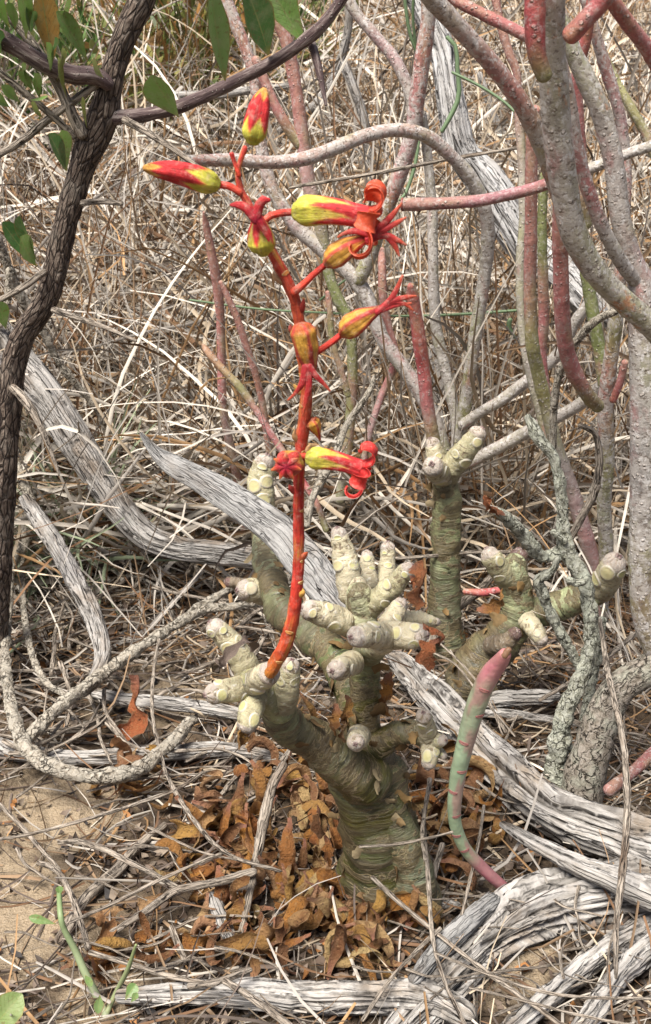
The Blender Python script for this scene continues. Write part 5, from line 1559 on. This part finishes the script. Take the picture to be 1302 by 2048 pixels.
# ------------------------------------------------------------------ dead leaves
def deadmesh(seed):
    """a tongue-shaped leaf dried into a curl: rolled along its length, edges rolled in, narrow stalk end"""
    r = random.Random(seed * 31 + 5)
    n, m = 22, 8
    curl = r.choice((-1, 1)) * r.uniform(1.2, 5.2)
    roll = r.uniform(1.6, 5.0) * (1 if curl > 0 else -1) * r.choice((1, 1, -1))
    tw = r.uniform(-1.8, 1.8)
    wd = r.uniform(.26, .42)
    px = ([0, .10, .30, .60, .85, .96, 1], [.18, .20, .48, 1, .92, .7, .35])
    p, a, V, tcs = np.zeros(3), -curl * .4, [], []
    for k in range(n):
        t = k / (n - 1)
        w = wd * float(np.interp(t, *px))
        d = np.array([math.cos(a), 0, math.sin(a)])
        nn = np.array([-math.sin(a), 0, math.cos(a)])
        th = tw * (t - .5)
        for j in range(m):
            x = (j / (m - 1) - .5)
            R = wd / roll
            ph = x * w / R
            lx, lz = R * math.sin(ph), R * (1 - math.cos(ph))
            tcs.append((2 * x, t, 0))
            V.append(p + np.array([0, 1, 0]) * (lx * math.cos(th) - lz * math.sin(th)) + nn * (lx * math.sin(th) + lz * math.cos(th)))
        p = p + d / (n - 1)
        a += curl / (n - 1) * (.3 + 1.4 * t) + .12 * math.sin(k * 1.1 + seed)
    V = np.array(V)
    V += np.stack([fbm(V[:, 0] * 4, V[:, 1] * 4, V[:, 2] * 4 + seed, 3, q) for q in range(3)], 1) * .030
    V -= V.mean(0)
    i = np.arange(n * m).reshape(n, m)
    F = np.stack([i[:-1, :-1], i[:-1, 1:], i[1:, 1:], i[1:, :-1]], -1).reshape(-1, 4)
    me = mesh('dead_leaf', V, F, None, np.array(tcs))
    me.materials.append(DEAD)
    return me, V


DM = [deadmesh(s) for s in range(32)]


def dead(px, py, ln, rz, k=None, tilt=(0, 0), h=None, label=None, group=None, Y=None, mat=None):
    ln = ln * 1.2
    k = rs.randrange(len(DM)) if k is None else k
    me, V = DM[k]
    o = bpy.data.objects.new('dead_leaf', me)
    COL.objects.link(o)
    c = gpt(px, py) if Y is None else at(px, py, Y)
    s = ln * mpp(c)
    from mathutils import Euler
    e = Euler((tilt[0], tilt[1], rz))
    W = np.array(e.to_matrix()) @ (V.T * s)
    lift = -W[2].min() * .75 if Y is None else 0
    o.location = c + np.array([0, 0, lift + (h or 0)])
    o.rotation_euler = e
    o.scale = (s, s, s)
    o['label'] = label or 'curled orange-brown dead leaf in the heap round the swollen stem base'
    o['category'] = 'leaf'
    if mat:
        o.material_slots[0].link = 'OBJECT'
        o.material_slots[0].material = mat
    if group: o['group'] = group
    return o


named = [(235, 1835, 190, .3, 1, (.2, .1), 0, 'broad orange dead leaf under the forked grey twig'),
         (220, 1960, 150, .6, 3, (.3, .2), 0, 'dark curled dead leaf at the foot of the seedling'), (205, 1915, 100, 1.6, 5, (.8, 0), .01, 'pinkish dead leaf hooped over the seedling stem'),
         (410, 1690, 120, 1.2, 6, (.4, .2), .004, 'pale striped dead leaf left of the long twig'), (340, 1760, 110, .2, 8, (.2, .1), 0, 'flat brown dead leaf behind the forked grey twig')]
for a in named: dead(a[0], a[1], a[2], a[3], a[4], a[5], a[6], a[7])


def crumple(pts, label, m, roll=1.6, seed=0, name='dead_leaf'):
    """a withered leaf along a line, cupped and puckered; pts (px, py, half width px, Y)"""
    C = spline(pl(pts), 20)
    T_, A_, B_ = frames(C[:, :3])
    mm = 9
    V, tcs = [], []
    for k in range(20):
        t = k / 19
        w = C[k, 3] * (1 + .3 * math.sin(k * 1.3 + seed) * (t > .2))
        tw = 1.1 * math.sin(t * 3 + seed)
        for j in range(mm):
            x = j / (mm - 1) * 2 - 1
            ph = x * roll * .5
            lx, lz = w * math.sin(ph) / (roll * .5), w * (1 - math.cos(ph)) / (roll * .5)
            V.append(C[k, :3] + B_[k] * (lx * math.cos(tw) - lz * math.sin(tw)) + A_[k] * (lx * math.sin(tw) + lz * math.cos(tw)))
            tcs.append((x, t, 0))
    V = np.array(V)
    V += np.stack([fbm(V[:, 0] * 160, V[:, 1] * 160, V[:, 2] * 160 + seed, 3, q) for q in range(3)], 1) * .0013
    c = V.mean(0)
    s = .03
    i = np.arange(20 * mm).reshape(20, mm)
    F = np.stack([i[:-1, :-1], i[:-1, 1:], i[1:, 1:], i[1:, :-1]], -1).reshape(-1, 4)
    o = single(name, (c + (V - c) / s, F, None, np.array(tcs)), m, label, 'leaf', None, None, c)
    o.scale = (s, s, s)
    return o


crumple([(822, 1134, 6, .535), (840, 1140, 20, .525), (846, 1165, 26, .518), (836, 1190, 24, .516), (846, 1212, 14, .515)], 'orange shrivelled leaf hanging from the upper right stub', DEAD_O, 1.8, 1)
crumple([(826, 1150, 5, .53), (822, 1172, 16, .522), (830, 1196, 18, .52), (838, 1206, 8, .52)], 'smaller orange shrivelled leaf tucked behind the one on the upper right stub', DEAD_O, 2.2, 2)
crumple([(846, 1252, 7, .502), (868, 1256, 14, .497), (886, 1272, 14, .494), (876, 1290, 12, .492)], 'short orange shrivelled leaf bent over the fat right stub', DEAD_O, 2.0, 3)
crumple([(880, 1276, 8, .495), (862, 1292, 19, .49), (850, 1316, 22, .487), (858, 1338, 10, .487)], 'long orange shrivelled leaf hanging from the fat right stub', DEAD_O, 2.0, 4)
crumple([(430, 1312, 7, .478), (444, 1326, 12, .476), (458, 1306, 12, .474), (482, 1284, 14, .474), (504, 1288, 12, .48), (506, 1306, 6, .486)], 'pale pinkish dried leaf wrapped over the upper left stub', m_wood('dried_pinkish_leaf', (.52, .41, .34), (.38, .28, .22), (.2, .13, .10), (.42, .30, .24), 1.2, .3), 1.9, 5)
crumple([(490, 1455, 10, .473), (478, 1472, 20, .470), (482, 1495, 16, .470)], 'brown dried leaf base under the lowest left stub', DEAD, 2.0, 6)
crumple([(1004, 1030, 10, .652), (990, 1016, 15, .648), (975, 1008, 15, .645), (963, 990, 8, .645)], 'rusty curled leaf at the hollow tip of the lichen-grown branch', DEAD_O, 3.0, 7)
crumple([(950, 1222, 6, .73), (975, 1218, 13, .73), (1000, 1200, 13, .735), (1004, 1180, 6, .74)], 'dark red dead leaf behind the low succulent', DEAD, 1.6, 8)
crumple([(776, 1345, 8, .548), (778, 1375, 17, .545), (772, 1405, 18, .543), (778, 1432, 10, .543)], 'brown dead leaf standing against the upper trunk', DEAD, 1.5, 9)
g1, g2 = float(gpt(275, 1470)[1]), 0
crumple([(270, 1348, 12, g1), (276, 1380, 17, g1), (272, 1415, 18, g1 - .01), (290, 1440, 22, g1 - .015), (255, 1462, 24, g1 - .02), (228, 1466, 10, g1 - .02)], 'single twisted dead leaf standing on the short pale branch', DEAD_O, 1.8, 10)
for q, (x, y) in enumerate(((694, 1420), (672, 1440), (690, 1455), (640, 1640), (655, 1700))):
    crumple([(x - 4, y - 30, 5, .515), (x, y - 8, 12, .511), (x - 3, y + 14, 12, .510), (x + 4, y + 32, 5, .511)], 'ochre papery leaf remnant sticking to the trunk front, ' + ('uppermost', 'left of the uppermost', 'just above the middle bud', 'low on its left side', 'lowest of all')[q], DEAD, 2.0, 20 + q)
zones = [(620, 1840, 170, 75, 84, 'in front of the swollen stem base'), (760, 1880, 130, 55, 50, 'under the long straight straw'), (470, 1700, 110, 90, 50, 'beside the long upright twig'), (640, 1680, 50, 90, 24, 'pressed against the left side of the trunk'),
         (560, 1590, 70, 50, 16, 'under the left limb of the succulent'), (890, 1620, 50, 70, 26, 'behind the green fleshy stem'), (960, 1660, 60, 60, 18, 'between green fleshy stem and split branch'), (900, 1750, 50, 40, 12, 'right of the swollen stem base'),
         (270, 1580, 100, 40, 12, 'under the loop of the corky vine'), (520, 1915, 160, 36, 26, 'just above the bottom branch'), (720, 1930, 90, 34, 22, 'left of the broad ridged root'), (230, 1930, 80, 30, 6, 'round the foot of the seedling'), (600, 1530, 50, 30, 8, 'where the left limb meets the trunk')]
for cx, cy, sx, sy, n, where in zones:
    for _ in range(n):
        px, py = cx + rs.gauss(0, .55) * sx, cy + rs.gauss(0, .55) * sy
        g = gpt(px, py)
        b = gpt(755, 1775)
        if np.hypot(g[0] - b[0], (g[1] - b[1])) < .034: continue
        dead(px, py, rs.uniform(50, 125), rs.uniform(0, 6.28), None, (rs.gauss(0, .9), rs.gauss(0, .7)), .002 + rs.random() * .012, 'curled orange-brown dead leaf ' + where, 'dead leaves ' + where)

# ------------------------------------------------------------------ twigs and straws lying about
def twig(pts, label, m=TWIG, ground=None, Y=None, Y1=None, seed=0, group=None, cat='twig', name='dead_twig'):
    C = pl(pts, Y, Y1, ground)
    C[:, 3] *= .85
    t = Tube(C, 9, step=max(C[:, 3].mean() * 1.6, .003), disp=lambda th, s, r: 1 + .18 * vn(np.cos(th), np.sin(th), s / r * .35, seed) + .12 * vn(0, 0, s / r * .9, seed + 2))
    return single(name, t.geo(), m, label, cat, group)


TW = [([(745, 1755, 5.5), (800, 1806, 5.5), (880, 1872, 5.5), (970, 1942, 6), (1060, 2005, 6), (1150, 2070, 6)], (.035, .03, .02, .02), 'long straight pale straw slanting from the stem base to the bottom'),
      ([(968, 1612, 4), (958, 1680, 4), (940, 1760, 4), (914, 1868, 4)], (.06, .045, .03, .02), 'thin pale stalk crossing before the green fleshy stem'),
      ([(846, 1620, 4), (852, 1700, 5), (858, 1780, 5.5), (866, 1880, 5.5), (890, 1965, 5), (935, 2060, 5)], (.055, .05, .035, .025, .02), 'grey brown stalk hanging down right of the stem base'),
      ([(880, 1858, 5.5), (835, 1900, 5), (780, 1960, 5), (725, 2040, 5)], (.03, .028, .025), 'bent grey stalk running from the long straw down to the bottom branch'),
      ([(720, 1693, 3.5), (780, 1690, 3.5), (840, 1680, 3.5), (905, 1664, 3)], .075, 'thin pale straw lying level across the swollen stem'),
      ([(118, 1685, 5), (160, 1684, 7), (215, 1702, 7), (270, 1730, 7), (315, 1752, 7), (358, 1778, 7)], (.02, .03, .03, .022), 'smooth white stalk arching over to the forked grey twig'),
      ([(175, 1898, 7), (230, 1862, 8), (295, 1820, 9), (355, 1780, 10), (430, 1765, 10), (480, 1752, 11), (506, 1744, 12)], (.012, .02, .025, .03), 'forked grey twig lying above the broad orange leaf'),
      ([(470, 1905, 8), (488, 1840, 8), (505, 1760, 10), (518, 1690, 11), (532, 1620, 12), (545, 1570, 12), (566, 1530, 10)], (.012, .02, .03, .04, .04), 'long upright grey twig leaning among the dead leaves left of the stem base'),
      ([(325, 1530, 5), (352, 1585, 5.5), (395, 1650, 5.5), (455, 1708, 5), (560, 1742, 4)], (.02, .03, .035, .03), 'grey twig curving over the pale striped leaf'),
      ([(-20, 1682, 4), (60, 1668, 4), (150, 1645, 4.5), (260, 1612, 4.5), (350, 1580, 4.5), (405, 1545, 4)], (.02, .03, .03, .02), 'long pale straw stretched over the sandy patch'),
      ([(-10, 1600, 5), (40, 1650, 5.5), (85, 1702, 5.5), (120, 1740, 4)], .014, 'short grey twig at the left edge of the sandy patch'),
      ([(78, 1725, 6), (115, 1742, 7), (140, 1785, 8), (160, 1840, 8), (176, 1895, 7)], (.014, .02, .018), 'thick bent grey twig beside the seedling'),
      ([(140, 1845, 4), (230, 1805, 4.5), (330, 1755, 4.5), (450, 1704, 4)], .03, 'slim grey straw crossing over the forked twig'),
      ([(343, 1855, 7), (355, 1885, 8), (370, 1920, 8)], (.02, .01), 'short pale broken stick below the forked twig'),
      ([(180, 1905, 6), (250, 1925, 6), (330, 1950, 6.5), (420, 1968, 6)], .022, 'pale stalk lying on the left end of the bottom branch'),
      ([(500, 1940, 7), (440, 1962, 9), (380, 1972, 9)], .03, 'peeling pale stick on the bottom branch'),
      ([(450, 1962, 8), (510, 2000, 9), (590, 2060, 8)], .03, 'pale stick slanting over the bottom branch to the edge'),
      ([(870, 1905, 3.5), (980, 1950, 3.5), (1120, 1990, 4), (1320, 1998, 4)], .055, 'long pale straw running level over the ridged root'),
      ([(940, 1975, 3.5), (1060, 2005, 3.5), (1180, 2035, 3.5), (1320, 2060, 3.5)], .05, 'lower pale straw over the ribbed roots'),
      ([(318, 1280, 4), (308, 1340, 4.5), (304, 1400, 4.5), (310, 1465, 4), (332, 1545, 3.5)], (.05, .045, .035, .03), 'thin upright stalk crossing the short pale branch'),
      ([(560, 1530, 9), (585, 1495, 8), (600, 1470, 6)], .02, 'grey stick end under the left limb of the succulent'),
      ([(1085, 1105, 4), (960, 1104, 4.5), (860, 1112, 4.5), (775, 1118, 4)], .10, 'level straw behind the fat stubs'),
      ([(880, 1286, 2.6), (930, 1335, 2.6), (975, 1395, 2.6), (1005, 1470, 2.4)], .06, 'white thread-like stalk behind the green fleshy stem'),
      ([(868, 1306, 2.6), (912, 1330, 2.6), (960, 1390, 2.6), (1030, 1472, 2.4)], .058, 'second white thread-like stalk behind the green fleshy stem'),
      ([(1200, 1240, 6), (1215, 1340, 7), (1240, 1450, 8), (1252, 1540, 9), (1254, 1640, 9), (1245, 1740, 9), (1233, 1840, 8), (1232, 1955, 5)], (.11, .10, .08, .06, .05), 'long upright grey stalk in front of the split branch at the right'),
      ([(860, 1560, 6), (845, 1660, 5), (850, 1720, 4)], .06, 'short brown stalk leaning on the stem base'),
      ([(885, 1690, 7), (870, 1740, 8), (860, 1800, 7), (850, 1830, 6)], (.03, .01), 'dark bark strip hanging right of the stem base'),
      ([(1280, 1260, 6), (1180, 1340, 6), (1080, 1400, 5)], .05, 'slanting grey twig behind the lichen-grown shrub'),
      ([(850, 1300, 9), (910, 1220, 11), (960, 1180, 11), (985, 1150, 8)], .03, 'brown fibrous twig behind the hanging orange leaf'),
      ([(1320, 1490, 11), (1275, 1535, 12), (1218, 1580, 12)], .06, 'dull red fleshy stem end at the right edge'),
      ([(580, 375, 4), (760, 345, 4.5), (900, 318, 4.5), (1040, 295, 4)], None, 'long level straw behind the arching lilac stem'),
      ([(930, 1183, 6), (965, 1185, 8), (1005, 1180, 7)], None, 'bright pink shoot lying behind the low succulent')]
for i, (p, g, lab) in enumerate(TW):
    if g is None:
        if 'pink' in lab:
            C = pl(p, .80)
            single('pink_shoot', Tube(C, 10, colf=cg(RED, RED, RED)).geo(), EU_A, lab, 'shoot')
        else:
            twig(p, lab, GRASS if False else TWIG, Y=.92, seed=i, cat='straw', name='dry_straw')
    elif 'red fleshy' in lab:
        C = pl(p, None, None, g)
        single('fleshy_shoot', Tube(C, 14, disp=knob(4), colf=cg((.27, .11, .10), (.24, .09, .085), (.27, .11, .10))).geo(), EU_A, lab, 'stem')
    else:
        straw = 'straw' in lab
        twig(p, lab, TWIG, ground=g, seed=i, cat='straw' if straw else 'twig', name='dry_straw' if straw else 'dead_twig')
rt = random.Random(33)
for zone, n, (x0, x1, y0, y1), (l0, l1), (r0, r1), lab, grp in (
        ('a', 95, (0, 560, 1090, 1560), (90, 300), (2.6, 6.5), 'thin grey twig in the tangle left of the succulent', 'twigs in the tangle left of the succulent'),
        ('b', 42, (0, 1000, 1560, 2040), (70, 260), (2.2, 5.0), 'thin dead twig among the fallen leaves and sand in front', 'twigs among the fallen leaves in front'),
        ('c', 45, (850, 1302, 1230, 1640), (80, 260), (2.2, 5.0), 'thin brown twig behind the lichen-grown shrub', 'twigs behind the lichen-grown shrub'),
        ('d', 25, (880, 1302, 1750, 2040), (90, 260), (2.2, 4.5), 'thin grey stalk strewn over the ridged roots', 'stalks strewn over the ridged roots'),
        ('e', 35, (420, 900, 1000, 1260), (90, 260), (2.6, 5.0), 'thin brown twig on the ground behind the stubs', 'twigs on the ground behind the stubs')):
    for i in range(n):
        px, py = rt.uniform(x0, x1), rt.uniform(y0, y1)
        a = rt.uniform(-.9, .9) if rt.random() < .65 else rt.uniform(-1.7, 1.7)
        ln, rr = rt.uniform(l0, l1), rt.uniform(r0, r1)
        k = rt.uniform(-.35, .35)
        pts = []
        for q in np.linspace(-.5, .5, 5):
            aa = a + k * q * 2
            pts.append((px + ln * q * math.cos(aa) + rt.uniform(-4, 4), py + ln * q * math.sin(aa) * .75 + rt.uniform(-4, 4), rr * (1 - .5 * (q + .5))))
        h0, h1 = rt.uniform(.004, .03), rt.uniform(.003, .025)
        lb, gr = lab, grp
        if zone == 'a':
            w = ('beside the looping vine' if px < 200 else 'below the bent grey branch' if px < 400 else 'by the rear limb') if py < 1290 else ('inside the loop of the corky vine' if px < 250 else 'near the twisted standing leaf' if px < 400 else 'under the leaf stubs') if py < 1440 else ('at the foot of the corky vine' if px < 280 else 'before the left limb')
            lb, gr = 'thin grey twig in the litter ' + w, 'twigs in the litter ' + w
        elif zone == 'b':
            w = 'on the sandy patch' if px < 260 and py < 1780 else 'round the seedling' if px < 300 else 'between the dead leaves' if py < 1900 else 'along the bottom branch'
            lb, gr = 'thin dead twig lying ' + w, 'twigs lying ' + w
        twig(pts, lb, TWIG, ground=(h0, h1), seed=i, group=gr)
